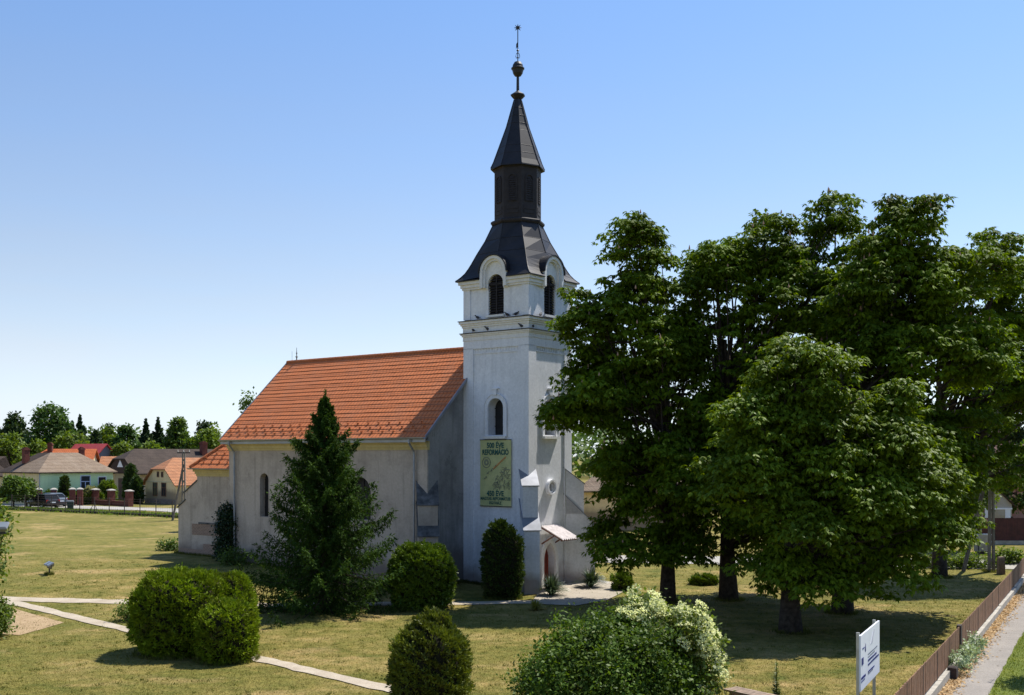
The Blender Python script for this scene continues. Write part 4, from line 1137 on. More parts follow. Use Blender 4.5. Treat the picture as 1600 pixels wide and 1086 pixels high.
# ---- clipped shrubs
def lump(d, k):
    return .5*np.sin(d[:,0]*3.1*k + 1.3) * np.sin(d[:,1]*3.7*k + .4) + .5*np.sin(d[:,2]*4.1*k + d[:,0]*2.2*k + 2.0)
def clipped(name, label, cat, lobes, n, mat, seed, lf=.13, wd=.05, power=3.2, shag=.07, group=None, core=.88, upd=.45, taper=0.0):
    """sheared shrub: super-ellipsoid masses (cx, cy, rx, ry, height, base z) covered in sprigs over a solid dark filler added to block light"""
    rg = np.random.default_rng(seed)
    t_ = thing(name, label, cat, (0,0,0), 0, group)
    Vs = []; cmb = MB()
    def surf(d, lb, k=1.0):
        cx, cy, rx, ry, h, zb = lb
        q = (np.abs(d[:,0])**power + np.abs(d[:,1])**power + np.abs(d[:,2])**power)**(-1/power)
        p = d * q[:,None]
        p = p * (1 + .06*lump(p*2.0 + cx, 1.0) + .05*lump(p*6 + cy, 1.4))[:,None] * k
        tp = 1 - taper*np.clip(p[:,2], -1, 1)
        return np.column_stack([cx + p[:,0]*rx*tp, cy + p[:,1]*ry*tp, zb + h/2 + p[:,2]*h/2])
    tot = sum(l[2]*l[4] for l in lobes)
    for li, lb in enumerate(lobes):
        m_ = int(n * lb[2]*lb[4] / tot)
        d = sphere_dirs(m_, rg)
        pt = surf(d, lb) 
        keep = np.ones(m_, bool)
        for lj, l2 in enumerate(lobes):
            if lj == li: continue
            e = (pt - np.array([l2[0], l2[1], l2[5] + l2[4]/2])) / np.array([l2[2], l2[3], l2[4]/2])
            keep &= (np.abs(e)**power).sum(1)**(1/power) > .9
        pt = pt[keep]; d = d[keep]
        nr = unit(d / np.array([lb[2], lb[3], lb[4]/2])**.5)
        cav = np.maximum(0, lump(pt*4.2 + 1.7, 1.0) - .05)
        pt = pt - nr*cav[:,None]*.55 - nr*(rg.random(len(pt))[:,None]**2)*.16 + nr*(np.abs(rg.normal(0, shag*.5, len(pt))) + shag*1.2*np.maximum(0, lump(pt*3.3, 1.0)))[:,None]
        for rep in range(3):
            D = unit(nr*.8 + rg.normal(0, .55, pt.shape) + np.array([0,0,upd]))
            Vs.append(diamonds(pt, D, unit(rg.normal(0,1,pt.shape)), lf*rg.uniform(.6, 1.4, len(pt)), wd*rg.uniform(.7,1.3,len(pt))))
        ks = rg.integers(0, len(pt), max(12, len(pt)//260))       # stray shoots
        for rep in range(7):
            b0 = pt[ks] + unit(nr[ks] + np.array([0,0,.8]) + rg.normal(0,.15,(len(ks),3))*0)*(.04*rep)
            Vs.append(diamonds(b0, unit(nr[ks]*.6 + rg.normal(0,.6,(len(ks),3)) + np.array([0,0,.6])), unit(rg.normal(0,1,(len(ks),3))), lf*rg.uniform(.6,1.2,len(ks)), wd*.9))
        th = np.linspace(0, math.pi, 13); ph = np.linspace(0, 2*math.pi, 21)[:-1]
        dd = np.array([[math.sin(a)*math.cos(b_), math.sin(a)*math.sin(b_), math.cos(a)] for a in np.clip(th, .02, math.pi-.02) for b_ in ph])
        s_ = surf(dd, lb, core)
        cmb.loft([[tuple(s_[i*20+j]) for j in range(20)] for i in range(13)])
    quads('foliage', np.concatenate(Vs), mat, t_)
    cmb.build('dark_filler', M_darkcore, t_, True)  # solid dark filler under the sprigs, added to block light
    return t_
def brown_patches(m, amount=.8):
    t = m.node_tree; b = t.nodes['Principled BSDF']; src = b.inputs['Base Color'].links[0].from_socket
    n = noise(t, wpos(t), 1.3, 5, .7)
    c = mix(t, ramp(t, n, [(.54, 0), (.66, amount)]), src, (.085, .060, .028))
    L(t, c, b.inputs['Base Color']); return m
LM_yew = leaf_mat('clipped_yew', (0.110, 0.170, 0.008), (0.180, 0.235, 0.012), .18, (1.4, 1.4, .4), .65, 2.2, .1, .5)
LM_yewd = leaf_mat('brownish_yew', (0.080, 0.100, 0.010), (0.140, 0.165, 0.015), .16, (1.4, 1.4, .4), .6, 1.2, .25, .45)
LM_yewk = leaf_mat('dark_yew', (0.030, 0.055, 0.010), (0.055, 0.085, 0.014), .22, (1.4, 1.4, .4), .6, 1.4, .15, .4)
brown_patches(LM_yew); brown_patches(LM_yewd); brown_patches(LM_yewk, .5)
LM_box = leaf_mat('box_leaves', (0.068, 0.120, 0.008), (0.12, 0.175, 0.012), .18, (1.4, 1.4, .4), .45, 1.2, .35, .3)
clipped('clipped_shrub', 'wide clipped evergreen shrub of merged mounds on the left lawn', 'shrub',
        [(-10.9, 36.1, 1.50, 1.6, 2.78, -.15), (-9.75, 37.0, .90, 1.1, 2.58, -.15), (-9.05, 34.6, .84, 1.0, 1.95, -.15)], 30000, LM_yew, 61, .12, .045, 2.9, .06)
clipped('clipped_shrub', 'brownish round-topped clipped yew cut by the lower picture edge', 'shrub',
        [(-2.1, 28.0, .94, .95, 2.3, -.1), (-2.0, 28.1, .5, .55, 2.5, -.1)], 17000, LM_yewd, 62, .11, .04, 2.6, .07, None, .92, .6, .08)
clipped('clipped_shrub', 'dark ball-shaped shrub right of the spruce, its top lit', 'shrub',
        [(-3.84, 46.3, 1.32, 1.3, 2.8, -.1)], 14000, LM_box, 63, .13, .06, 2.7, .05)
clipped('clipped_shrub', 'dark square-topped upright shrub close against the tower', 'shrub',
        [(-.43, 49.4, .86, .8, 3.2, -.05), (-.62, 49.3, .42, .45, 3.5, -.05)], 13000, LM_yewk, 64, .12, .045, 3.6, .06)
clipped('clipped_shrub', 'low dark bush on the lawn behind the spiky chestnut trunk', 'shrub',
        [(at(1100, 54).x, 54, .62, .5, .55, 0)], 2200, LM_box, 65, .12, .06, 2.2, .05)
clipped('clipped_shrub', 'small bush at the end of the church paving', 'shrub',
        [(at(971, 52).x, 52.0, .42, .4, .75, .05)], 1800, LM_box, 66, .12, .05, 2.0, .1)

def leafy(name, label, cat, lobes, nb, per, mat, seed, lf=.07, spread=.2, stems=None, group=None, zmin=-.5, deep=.4, shoots=0, part='foliage'):
    """unclipped shrub: arching stems carrying clusters of small leaves"""
    rg = np.random.default_rng(seed)
    t_ = thing(name, label, cat, (0,0,0), 0, group)
    cl, idx, d = lobe_clusters(lobes, nb, rg, zmin, deep)
    if shoots:
        k = rg.integers(0, len(cl), shoots); ex = cl[k] + unit(d[k] + np.array([0,0,.5]))*rg.uniform(.15, .45, shoots)[:,None]
        cl = np.concatenate([cl, ex]); idx = np.concatenate([idx, idx[k]]); d = np.concatenate([d, d[k]])
    S = np.repeat(cl, per, 0) + rg.normal(0, spread, (len(cl)*per, 3))
    dd = np.repeat(d, per, 0)
    D = unit(dd*.5 + rg.normal(0, .7, S.shape) + np.array([0,0,-.1])); Nn = unit(rg.normal(0, .45, S.shape) + dd*.5 + np.array([0,0,.8]))
    s_ = lf*rg.uniform(.6, 1.35, len(S))
    quads(part, diamonds(S, D, Nn, s_, s_*.62, .1), mat, t_)
    wood = MB()
    for i in range(0, len(cl), 3):
        c, r = lobes[idx[i]]
        zb = gzf(c[0], c[1]); q = Vector((c[0] + rg.normal(0, r[0]*.12), c[1] + rg.normal(0, r[1]*.12), zb)); p = Vector(cl[i])
        wood.tube([q, q.lerp(p, .5) + Vector((0,0,.25*(p-q).length*.5)), p], [.02, .012, .004], 4, False)
    wood.build('stems', M_bark, t_)
    return t_, cl, d
LM_rose = leaf_mat('glossy_rose_leaves', (0.050, 0.098, 0.010), (0.10, 0.155, 0.018), .26, (1.4, 1.4, .4), .5, 1.0, .14, .4)
LM_elder = leaf_mat('elder_leaves', (0.085, 0.13, 0.018), (0.13, 0.17, 0.03), .4, (1.3, 1.3, .4), .5, 1.0, .3, .2)
rb_c = (2.45, 25.4)
leafy('rose_bush', 'huge dome-shaped rose bush with glossy leaves at the lower picture edge', 'shrub',
      [((2.3, 25.4, 1.0), (1.95, 1.9, 1.65)), ((1.1, 25.2, .8), (1.1, 1.4, 1.15)), ((3.3, 25.3, .8), (1.2, 1.3, 1.2)), ((2.0, 25.9, 1.55), (1.1, 1.2, 1.1)), ((2.9, 25.2, 1.5), (.7, .8, .95))],
      1700, 30, LM_rose, 71, .095, .13, None, None, -.35, .5, 140)
rgd = np.random.default_rng(72)
el_l = [((3.1, 25.9, 2.45), (.55, .5, .72)), ((4.10, 25.5, 2.15), (.58, .55, .78)), ((4.52, 25.6, 1.35), (.36, .5, .75)), ((3.8, 26.4, 1.3), (.8, .6, 1.2)), ((4.75, 25.8, 2.0), (.18, .2, .25))]
el, ecl, ed = leafy('elder_bush', 'elder bush with flat creamy flower heads behind the rose bush', 'shrub', el_l, 380, 22, LM_elder, 72, .12, .15, None, None, -.5, .4, 0)
M_elf = leaf_mat('cream_flowers', (0.74, 0.76, 0.36), (0.85, 0.85, 0.50), .4, (1.1, 1.1, .8), .8, 3.0, .1, .08)
sel = np.where((ed[:,2] > -.3) & (ed[:,1] < .6) & ((ed[:,0] > -.3) | (ed[:,2] > .3)))[0][:135]
fp = ecl[sel] + ed[sel]*.16
fpv = []
for p in fp:
    k = 90; a = rgd.uniform(0, 6.28, k); r = .19*np.sqrt(rgd.random(k))
    nrm = unit(rgd.normal(0, .3, 3) + np.array([.2, -.6, .8])); t1 = unit(np.cross(nrm, [0, 1, .2])); t2 = np.cross(nrm, t1)
    c = np.array(p)[None] + nrm[None]*.06 + t1[None]*(np.cos(a)*r)[:,None] + t2[None]*(np.sin(a)*r)[:,None] - nrm[None]*(r*r*1.5)[:,None]
    fpv.append(diamonds(c, unit(rgd.normal(0,.5,(k,3)) + t1[None]*.4), np.repeat(nrm[None], k, 0), .055, .05))
o = quads('flower_heads', np.concatenate(fpv), M_elf, el); o['kind'] = 'stuff'

def strap_clump(name, label, cat, c, n, h, mat, seed, spread=.5, wdt=.045, group=None):
    rg = np.random.default_rng(seed); t_ = thing(name, label, cat, c, 0, group)
    mb = MB()
    for i in range(n):
        a = rg.uniform(0, 6.28); hh_ = h*rg.uniform(.6, 1.1); sp_ = spread*rg.uniform(.3, 1.1); sd = Vector((-math.sin(a), math.cos(a), 0)); o_ = Vector((math.cos(a), math.sin(a), 0))
        bend = min(1, sp_/spread)
        pts = [o_*(.04 + sp_*(.55*t + .45*t*t)) + Vector((0,0,hh_*(.75*t*(1.3-bend*.35) - .55*bend*t*t))) for t in (0, .3, .6, .85, 1)]
        ws = [wdt*.6, wdt, wdt, wdt*.6, wdt*.1]
        vs = []
        for p, w_ in zip(pts, ws): vs += [p - sd*w_*.5, p + sd*w_*.5 + Vector((0,0,.003))]
        mb.add(vs, [(2*k, 2*k+1, 2*k+3, 2*k+2) for k in range(4)])
    mb.build('leaves', mat, t_)
    return t_
LM_strap = leaf_mat('strap_leaves', (0.030, 0.055, 0.022), (0.08, 0.115, 0.06), .15, (1.3, 1.3, .5), .35, 1.0, .5, .2)
LM_lily = leaf_mat('yellowing_lily_leaves', (0.16, 0.19, 0.03), (0.30, 0.26, 0.05), .35, (1.2, 1.2, .5), .5, 1.0, .3, .2)
def gp(px, py): return G(px, py)
strap_clump('yucca_plant', 'strap-leaved plant left of the church door by the buttress', 'plant', gp(862, 931), 300, 1.5, LM_strap, 91, .85)
strap_clump('yucca_plant', 'strap-leaved plant right of the church door at the paving edge', 'plant', gp(923, 918), 300, 1.5, LM_strap, 92, .85)
strap_clump('grass_tuft', 'pale tuft of long grass at the corner of the paving', 'plant', gp(836, 953), 150, .7, LM_lily, 93, .5, .03)
t_ = strap_clump('lily_clump', 'yellow green lily leaves right of the rose bush', 'plant', Vector((4.95, 25.6, 0)), 90, 1.45, LM_lily, 94, .5, .045)
ir = thing('iris_flower', 'single violet iris bloom above the lily leaves', 'flower', (4.86, 25.9, 0))
mb = MB().tube([(0,0,0), (.02,0,.8), (0,0,1.62)], [.012, .01, .008], 6); mb.build('stem', LM_lily, ir)
mb = MB()
for k in range(6):
    a = k*1.047; up = .1 if k % 2 else -.07
    mb.add([(0,0,1.6), (.05*math.cos(a-.6), .05*math.sin(a-.6), 1.63+up*.6), (.10*math.cos(a), .10*math.sin(a), 1.63+up), (.05*math.cos(a+.6), .05*math.sin(a+.6), 1.63+up*.6)], [(0,1,2,3)])
mb.build('petals', plain('violet_petals', (0.16, 0.12, 0.55), .6, .2, 20), ir)
ml = thing('mullein', 'tall thin flower stalk standing alone on the lawn left of the sign', 'plant', at(1213, 28))
rg = np.random.default_rng(95)
z_ = rg.random(330)**1.3*1.2; a = rg.uniform(0, 6.28, 330); r_ = .16*(1 - z_/1.35)
S = np.column_stack([np.cos(a)*.015, np.sin(a)*.015, z_]); D = unit(np.column_stack([np.cos(a), np.sin(a), .5*np.ones(330)]))
quads('leaves', diamonds(S, D, np.tile([0,0,1.0], (330,1)), r_+.03, (r_+.03)*.45), LM_elder, ml)
MB().tube([(0,0,-.05), (.01,0,.7), (0,0,1.26)], [.014, .012, .006], 6).build('stalk', LM_lily, ml)

# climber on the nave corner, shrubs at the left edge, pale vine at the fence foot, weeds
LM_ivy = leaf_mat('ivy_leaves', (0.014, 0.032, 0.010), (0.028, 0.05, 0.014), .12, (1.4, 1.4, .5), .45, 1.0, .4, .3)
iv = [CW(-18.55, -2.95, z_) for z_ in (1.3, 2.4, 3.2)]
leafy('ivy', 'dark ivy column climbing the far corner of the nave', 'plant', [((iv[0].x, iv[0].y, iv[0].z), (.6, .4, .9)), ((iv[1].x, iv[1].y, iv[1].z), (.55, .36, .9)), ((iv[2].x-.1, iv[2].y, iv[2].z), (.35, .3, .6))], 330, 22, LM_ivy, 73, .13, .13)
q = G(365, 882); leafy('weed_clump', 'light green weeds at the foot of the ivy', 'plant', [((q.x, q.y, q.z+.3), (.7, .5, .45))], 60, 20, LM_md, 74, .12, .15)
q = G(262, 860); leafy('weed_clump', 'weeds beside the end buttress of the choir', 'plant', [((q.x, q.y, q.z+.2), (.55, .5, .35))], 45, 20, LM_md, 75, .14, .15)
q = G(200, 970); leafy('weed_clump', 'pale weeds sticking out left of the wide clipped shrub', 'plant', [((q.x, q.y, q.z+.35), (.45, .4, .5))], 60, 18, LM_lt, 76, .10, .12)
leafy('lilac_bush', 'bright leafy bush at the left picture edge beside the bare soil', 'shrub', [((-18.85, 38.6, .65), (.95, .9, .85))], 260, 26, LM_lt, 77, .13, .15)
leafy('hazel_bush', 'tall leafy bush at the left picture edge with a lamp beside it', 'shrub', [((-14.85, 30.2, 4.5), (.72, .8, .75)), ((-14.95, 30.3, 3.5), (.85, .9, .8)), ((-15.2, 30.2, 5.2), (.55, .7, .5)), ((-15.6, 30.4, 1.8), (.8, .9, 1.4))], 300, 24, LM_lt, 78, .13, .16)
LM_pale = leaf_mat('pale_vine_leaves', (0.22, 0.30, 0.15), (0.34, 0.41, 0.25), .3, (1.1, 1.1, .7), .5, 2.0, .3, .2)
v0, v1 = fl(3.4, .16), fl(7.6, .16)
leafy('creeping_vine', 'pale variegated vine creeping over the curb at the fence foot', 'plant', [((v0.lerp(v1, f).x, v0.lerp(v1, f).y, v0.lerp(v1, f).z + .32), (.36, .42, .22)) for f in (0, .25, .5, .75, 1)], 120, 16, LM_pale, 79, .10, .08)
for i, (px, py, lab, wd) in enumerate(((1575, 880, 'bright weeds behind the far end of the board fence', 1.0), (1470, 887, 'sunlit weeds beyond the lawn, under the chestnut branches', 1.8), (1525, 886, 'sunlit weeds at the foot of the concrete pole', 1.4))):
    q = G(px, py); leafy('weed_clump', lab, 'plant', [((q.x, q.y, q.z+.25), (wd, .5, .4))], 80, 18, LM_lt, 85+i, .16, .16)

rg = np.random.default_rng(130); n = 5200
s_ = rg.uniform(-12, 34, n); of = .12 + np.abs(rg.normal(.12, .22, n)); q = np.array([F0.x, F0.y])[None] + np.outer(s_, [FD.x, FD.y]) + np.outer(of, [FN.x, FN.y])
B0 = np.column_stack([q, gz(q[:,0], q[:,1]) + .035 + rg.uniform(0, .03, n)]); D = unit(np.column_stack([rg.normal(0,1,(n,2)), rg.normal(0,.2,n)])); l_ = rg.uniform(.05, .13, n)
o = quads('dry_leaves', diamonds(B0, D, unit(rg.normal(0,.35,(n,3))+np.array([0,0,1.0])), l_, l_*.6), leaf_mat('dry_leaves', (.34,.21,.09), (.55,.40,.22), .15, (1.2,1.0,.7), .8, 2, .1, .3)); o['kind'] = 'stuff'

def long_grass():
    rg = np.random.default_rng(140); pts = []
    def line(a, b, n, w): 
        t = rg.random((n,1)); pts.append(np.array(a)[None,:2]*(1-t) + np.array(b)[None,:2]*t + rg.normal(0, w, (n,2)))
    for (x0,y0),(x1,y1) in (((-18.7,-2.85),(-4,-2.85)), ((-3.9,-2.7),(-3.9,-.1)), ((-3.9,-.15),(-.9,-.15)), ((-24.7,-1.85),(-18.9,-1.85)), ((-24.85,-1.7),(-24.85,-.8))): line(CW(x0,y0,0), CW(x1,y1,0), 1100, .1)
    for px, py, r in ((1042,940,.42), (1140,937,.5), (1238,988,.5), (1315,958,.5), (1470,902,.45), (508,955,.3), (77,898,.15), (1549,893,.35)):
        g = G(px, py); a = rg.uniform(0, 6.28, 420); rr = r*(1 + np.abs(rg.normal(0,.25,420))); pts.append(np.column_stack([g.x + rr*np.cos(a), g.y + rr*np.sin(a)]))
    line(fl(-9, -.2), fl(38, -.2), 5200, .07)
    for cx, cy, r in ((-10.9,36.1,1.5),(-9.75,37.0,.95),(-9.05,34.6,.9),(-2.1,28,.95),(-3.84,46.3,1.25),(-.43,49.4,.8)):
        a = rg.uniform(0, 6.28, 500); rr = r + np.abs(rg.normal(0,.07,500)); pts.append(np.column_stack([cx + rr*np.cos(a), cy + rr*np.sin(a)]))
    m_ = 2400; c = np.column_stack([rg.uniform(-24, 24, m_), rg.uniform(27, 60, m_)]); c = c[~near_path(c) & (((c - np.array([F0.x, F0.y])) @ np.array([FN.x, FN.y])) < -.4)]
    pts.append(np.repeat(c, 9, 0) + rg.normal(0, .07, (len(c)*9, 2)))      # single tufts and weeds in the lawn
    q = np.concatenate(pts); n = len(q); B0 = np.column_stack([q, gz(q[:,0], q[:,1])])
    h = rg.uniform(.05, .2, n); h[-len(c)*9:] *= .45; a = rg.uniform(0, 6.28, n); sd = np.column_stack([np.cos(a), np.sin(a), 0*a])*.014
    o = quads('long_grass', np.stack([B0-sd, B0+sd, B0 + np.column_stack([rg.normal(0,.4,n)*h, rg.normal(0,.4,n)*h, h])], 1).reshape(-1,3), leaf_mat('long_grass', (.075,.10,.02), (.17,.165,.045), .4, (1.2,1.2,.5), .7, 1, .1, .3), None, 3); o['kind'] = 'stuff'
    n = 42000; s_ = rg.uniform(-10, 36, n); of = 1.36 + 3.4*rg.random(n)**1.3 + rg.normal(0, .04, n)
    q = np.array([F0.x, F0.y])[None] + np.outer(s_, [FD.x, FD.y]) + np.outer(of, [FN.x, FN.y]); B0 = np.column_stack([q, gz(q[:,0], q[:,1])])
    h = rg.uniform(.03, .09, n); a = rg.uniform(0, 6.28, n); sd = np.column_stack([np.cos(a), np.sin(a), 0*a])*.014
    o = quads('verge_blades', np.stack([B0-sd, B0+sd, B0 + np.column_stack([rg.normal(0,.6,n)*h, rg.normal(0,.6,n)*h, h])], 1).reshape(-1,3), leaf_mat('verge_blades', (.10,.14,.02), (.19,.21,.04), .4, (1.2,1.2,.5), .7, 1, .1, .3), None, 3); o['kind'] = 'stuff'
long_grass()
# ------------------------------------------------------------------ fences, sign, lamps, pole
M_board = plain('brown_fence_boards', (0.19, 0.095, 0.05), .75, .3, 5)
M_post = plain('dark_fence_post', (0.035, 0.02, 0.016), .7, .3, 5)
fang = math.atan2(FD.y, FD.x)
fr = thing('board_fence', 'long brown vertical board fence on a concrete curb beside the pavement', 'fence', fl(-9), fang)
def fz(s): return gzf(*(fl(s))[:2]) - gzf(*(fl(-9))[:2])
rgf = random.Random(9)
bay = 2.45; nbay = 20
cbm = MB()
for i in range(nbay):
    s0 = i*bay; zz = fz(-9 + s0 + bay/2)
    mb = MB(); k = 0; wd = .128
    nB = int(bay / wd)
    for j in range(nB):
        x0 = s0 + .035 + j*(bay-.07)/nB; dz = rgf.uniform(-.008, .008); oy = rgf.uniform(-.004, .004)
        mb.box(x0 + .004, x0 + (bay-.07)/nB - .004, -.012+oy, .012+oy, zz+.30, zz+1.10+dz)
    mb.build('panel', M_board, fr)
    rl = MB(); rl.box(s0+.035, s0+bay-.035, .016, .05, zz+.42, zz+.48); rl.box(s0+.035, s0+bay-.035, .016, .05, zz+.92, zz+.98); rl.build('rail', M_post, fr)
    pm = MB().box(s0-.03, s0+.03, -.02, .05, zz-.1, zz+1.08)
    if i == 6: pm.box(s0-.16, s0+.16, -.05, .08, zz-.1, zz+1.14)
    pm.build('post', M_post, fr)
    cbm.box(s0, s0+bay, -.14, .12, zz-.4, zz+.27 + rgf.uniform(-.012, .012))
cbm.build('curb', M_concrete, fr)
q = fl(2.6, .18)
t_ = thing('stone_block', 'dark broken concrete stump beside the fence curb', 'block', q, fang)
MB().loft([[(-.22,-.14,-.1),(.22,-.14,-.1),(.22,.14,-.1),(-.22,.14,-.1)],[(-.2,-.13,.34),(.2,-.13,.30),(.2,.12,.32),(-.2,.12,.36)],[(-.14,-.09,.40),(.12,-.1,.36),(.13,.08,.37),(-.13,.08,.41)]]).build('block', M_post, t_)

# information sign
A = Vector((543.5/F*25, 25, 0)); B_ = Vector((573/F*27.35, 27.35, 0)); sa = math.atan2((B_-A).y, (B_-A).x); wS = (B_-A).length
zt = CH - 281.6/F*25; hS = 87.5/F*25
sg = thing('information_sign', 'white project information board on two metal posts near the fence', 'sign', A, sa)
M_sgn = plain('white_sign_panel', (0.72, 0.74, 0.80), .45, .05, 1.5)
MB().box(0, wS, -.02, .02, zt-hS, zt).build('board', M_sgn, sg)
M_al = plain('galvanised_post', (0.42, 0.43, 0.44), .4, .15, 4, .6)
for x in (.08, wS-.35):
    MB().box(x-.035, x+.035, .022, .09, -.3, zt+.06).build('post', M_al, sg)
M_navy = plain('navy_ink', (0.012, 0.02, 0.16), .5, .1); M_grey = plain('grey_ink', (0.14, 0.15, 0.20), .6, .2)
M_lgrey = plain('pale_grey_ink', (0.45, 0.46, 0.52), .6, .2)
def strips(name, rows, m):
    mb = MB(); rg_ = random.Random(5)
    for x0, x1, z, h in rows:
        x = x0
        while x < x1:
            l_ = min(x1-x, rg_.uniform(.04, .16)); mb.box(x, x+l_, -.026, -.0205, z, z+h*rg_.uniform(.75, 1)); x += l_ + .028
    mb.build(name, m, sg)
W_ = wS
strips('small_text', [(W_*.36, W_*.86, zt-hS*.46, .028), (W_*.36, W_*.72, zt-hS*.51, .026), (W_*.36, W_*.62, zt-hS*.82, .03)], M_grey)
strips('bold_text', [(W_*.36, W_*.82, zt-hS*.585, .05), (W_*.36, W_*.95, zt-hS*.66, .05), (W_*.36, W_*.7, zt-hS*.79, .045)], M_navy)
strips('logo_text', [(W_*.02, W_*.24, zt-hS*.80, .06), (W_*.02, W_*.2, zt-hS*.845, .03)], M_navy)
fm = MB().box(W_*.04, W_*.13, -.027, -.0205, zt-hS*.545, zt-hS*.42); fm.build('flag_emblem', M_navy, sg)
fm = MB().prism([(W_*.20, -.0265, zt-hS*.30), (W_*.24, -.0265, zt-hS*.2), (W_*.25, -.0265, zt-hS*.34), (W_*.22, -.0265, zt-hS*.36)], (0, .006, 0)); fm.box(W_*.08, W_*.18, -.0265, -.0205, zt-hS*.27, zt-hS*.25); fm.build('arrow_emblem', M_navy, sg)
fm = MB().prism([(W_*.5, -.0265, zt-hS*.30), (W_*.66, -.0265, zt-hS*.06), (W_*.70, -.0265, zt-hS*.08), (W_*.60, -.0265, zt-hS*.30)], (0, .006, 0)); fm.build('church_outline', M_lgrey, sg)

# wooden bench end
be = thing('bench', 'weathered wooden bench poking out behind the rose bush', 'bench', (5.42, 26.2, 0), math.radians(-52))
M_bw = plain('weathered_planks', (0.26, 0.19, 0.14), .85, .35, 7)
mb = MB()
for k in range(4): mb.box(-.2, 1.5, -.26+k*.125, -.26+k*.125+.105, .84, .885)
mb.build('seat', M_bw, be)
for x in (0, 1.3): MB().box(x-.05, x+.05, -.22, .2, -.1, .84).build('leg', M_bw, be)

def floodlight(label, base, h, rz, heads, group=None):
    t_ = thing('floodlight', label, 'lamp', base, rz, group)
    MB().tube([(0,0,-.1), (0,0,h)], .035, 8).lathe([(.11, -.05), (.11, .03), (.04, .06)], (0,0,0), 10).build('pole', M_iron, t_)
    MB().box(-.42, .42, -.025, .025, h-.02, h+.03).build('cross_arm', M_iron, t_)
    for x in heads:
        mb = MB(); c = Vector((x, 0, h+.17)); ti = math.radians(28)
        def R(v): return c + Vector((v[0], v[1]*math.cos(ti) - v[2]*math.sin(ti), v[1]*math.sin(ti) + v[2]*math.cos(ti)))
        mb.loft([[R((-.19,-.15,.07)), R((.19,-.15,.07)), R((.19,.15,.07)), R((-.19,.15,.07))], [R((-.21,-.17,.03)), R((.21,-.17,.03)), R((.21,.17,.03)), R((-.21,.17,.03))], [R((-.14,-.1,-.09)), R((.14,-.1,-.09)), R((.14,.1,-.09)), R((-.14,.1,-.09))]])
        for k in range(5): mb.prism([R((-.12, -.08+.04*k, -.08)), R((.12, -.08+.04*k, -.08)), R((.12, -.08+.04*k, -.125)), R((-.12, -.08+.04*k, -.125))], R((0,.01,0)) - c)
        hd = mb.build('lamp_head', M_cap, t_)
        MB().prism([R((-.17,-.13,.074)), R((.17,-.13,.074)), R((.17,.13,.074)), R((-.17,.13,.074))], (R((0,0,.008))-c)).build('lamp_glass', plain('lamp_glass', (.16,.18,.2), .2, .05), hd)
        MB().tube([(x-.22, 0, h), (x-.22, 0, h+.17), (x-.19, 0, h+.17)], .012, 5).tube([(x+.22, 0, h), (x+.22, 0, h+.17), (x+.19, 0, h+.17)], .012, 5).build('bracket', M_iron, hd)
    return t_
floodlight('low twin floodlight standing on the open lawn at left', G(77, 898), .34, -.95, (-.27, .27))
floodlight('floodlight on a tall pole half hidden by leaves at the left edge', at(-17, 29.4), 4.4, .2, (.28,))

# concrete utility poles with their raking struts
def pole(label, base, h, w, lean, rz):
    t_ = thing('utility_pole', label, 'pole', base, rz, 'concrete utility poles with struts')
    mb = MB()
    for s_ in (-1, 1): mb.loft([[(s_*w*.36-.055,-.1,-.4),(s_*w*.36+.055,-.1,-.4),(s_*w*.36+.055,.1,-.4),(s_*w*.36-.055,.1,-.4)],[(s_*w*.2-.045,-.07,h),(s_*w*.2+.045,-.07,h),(s_*w*.2+.045,.07,h),(s_*w*.2-.045,.07,h)]])
    z = .6
    while z < h: mb.box(-w*.3, w*.3, -.06, .06, z-.09, z+.09); z += .9
    mb.build('shaft', plain('weathered_concrete_pole', (.19,.17,.145), .9, .3, 3, 0, .2, .3), t_)
    st = MB()
    for s_ in (-.09, .09): st.tube([(lean, s_, -.3), (-.02, s_, h*.82)], [.075, .06], 6)
    for k in (.2, .4, .6, .8): st.tube([(lean*(1-k), -.09, h*.82*k), (lean*(1-k), .09, h*.82*k)], .04, 5)
    st.build('strut', plain('dark_concrete', (.14,.125,.11), .9, .3), t_)
    MB().box(-.55, .55, -.04, .04, h-.12, h-.03).build('cross_arm', M_iron, t_)
    im = MB()
    for x in (-.48, 0, .48): im.lathe([(.03, 0), (.045, .05), (.02, .1), (.04, .15), (.01, .2)], (x, 0, h-.03), 8)
    im.build('insulators', plain('porcelain', (.6,.58,.52), .3, .05), t_)
pole('concrete pole with a strut beside the far end of the board fence', G(1549, 893), 7.6, .34, -1.6, 0)
pole('concrete pole with a strut behind the choir buttress', at(287, 92), P(287, 706, 92).z - gzf(*at(287, 92)[:2]), .4, -1.0, 0)

# wire fence along the far lawn edge
fa, fb_ = G(-40, 794), G(275, 809)
wf = thing('wire_fence', 'low wire mesh fence on thin posts along the far edge of the lawn', 'fence', fa, math.atan2((fb_-fa).y, (fb_-fa).x))
Lw = (fb_-fa).length + 6; nn = 17; dxw = Lw/nn
dirw = (fb_-fa).normalized()
def wz(s): q = fa + dirw*s; return gzf(q.x, q.y) - fa.z
M_wire = plain('rusty_wire', (.06,.045,.035), .7, .3)
mb = MB()
for i in range(nn):
    for z in (.25, .5, .75, 1.0, 1.25, 1.45): mb.tube([(i*dxw, 0, wz(i*dxw)+z), ((i+1)*dxw, 0, wz((i+1)*dxw)+z)], .008, 3)
    k = 0
    while k < dxw: mb.tube([(i*dxw+k, 0, wz(i*dxw)+.1), (i*dxw+k, 0, wz(i*dxw)+1.45)], .004, 3); k += .3
mb.build('mesh', M_wire, wf)
for i in range(nn+1): MB().tube([(i*dxw, 0, wz(i*dxw)-.2), (i*dxw, 0, wz(i*dxw)+1.55)], .04, 6).build('post', M_wire, wf)
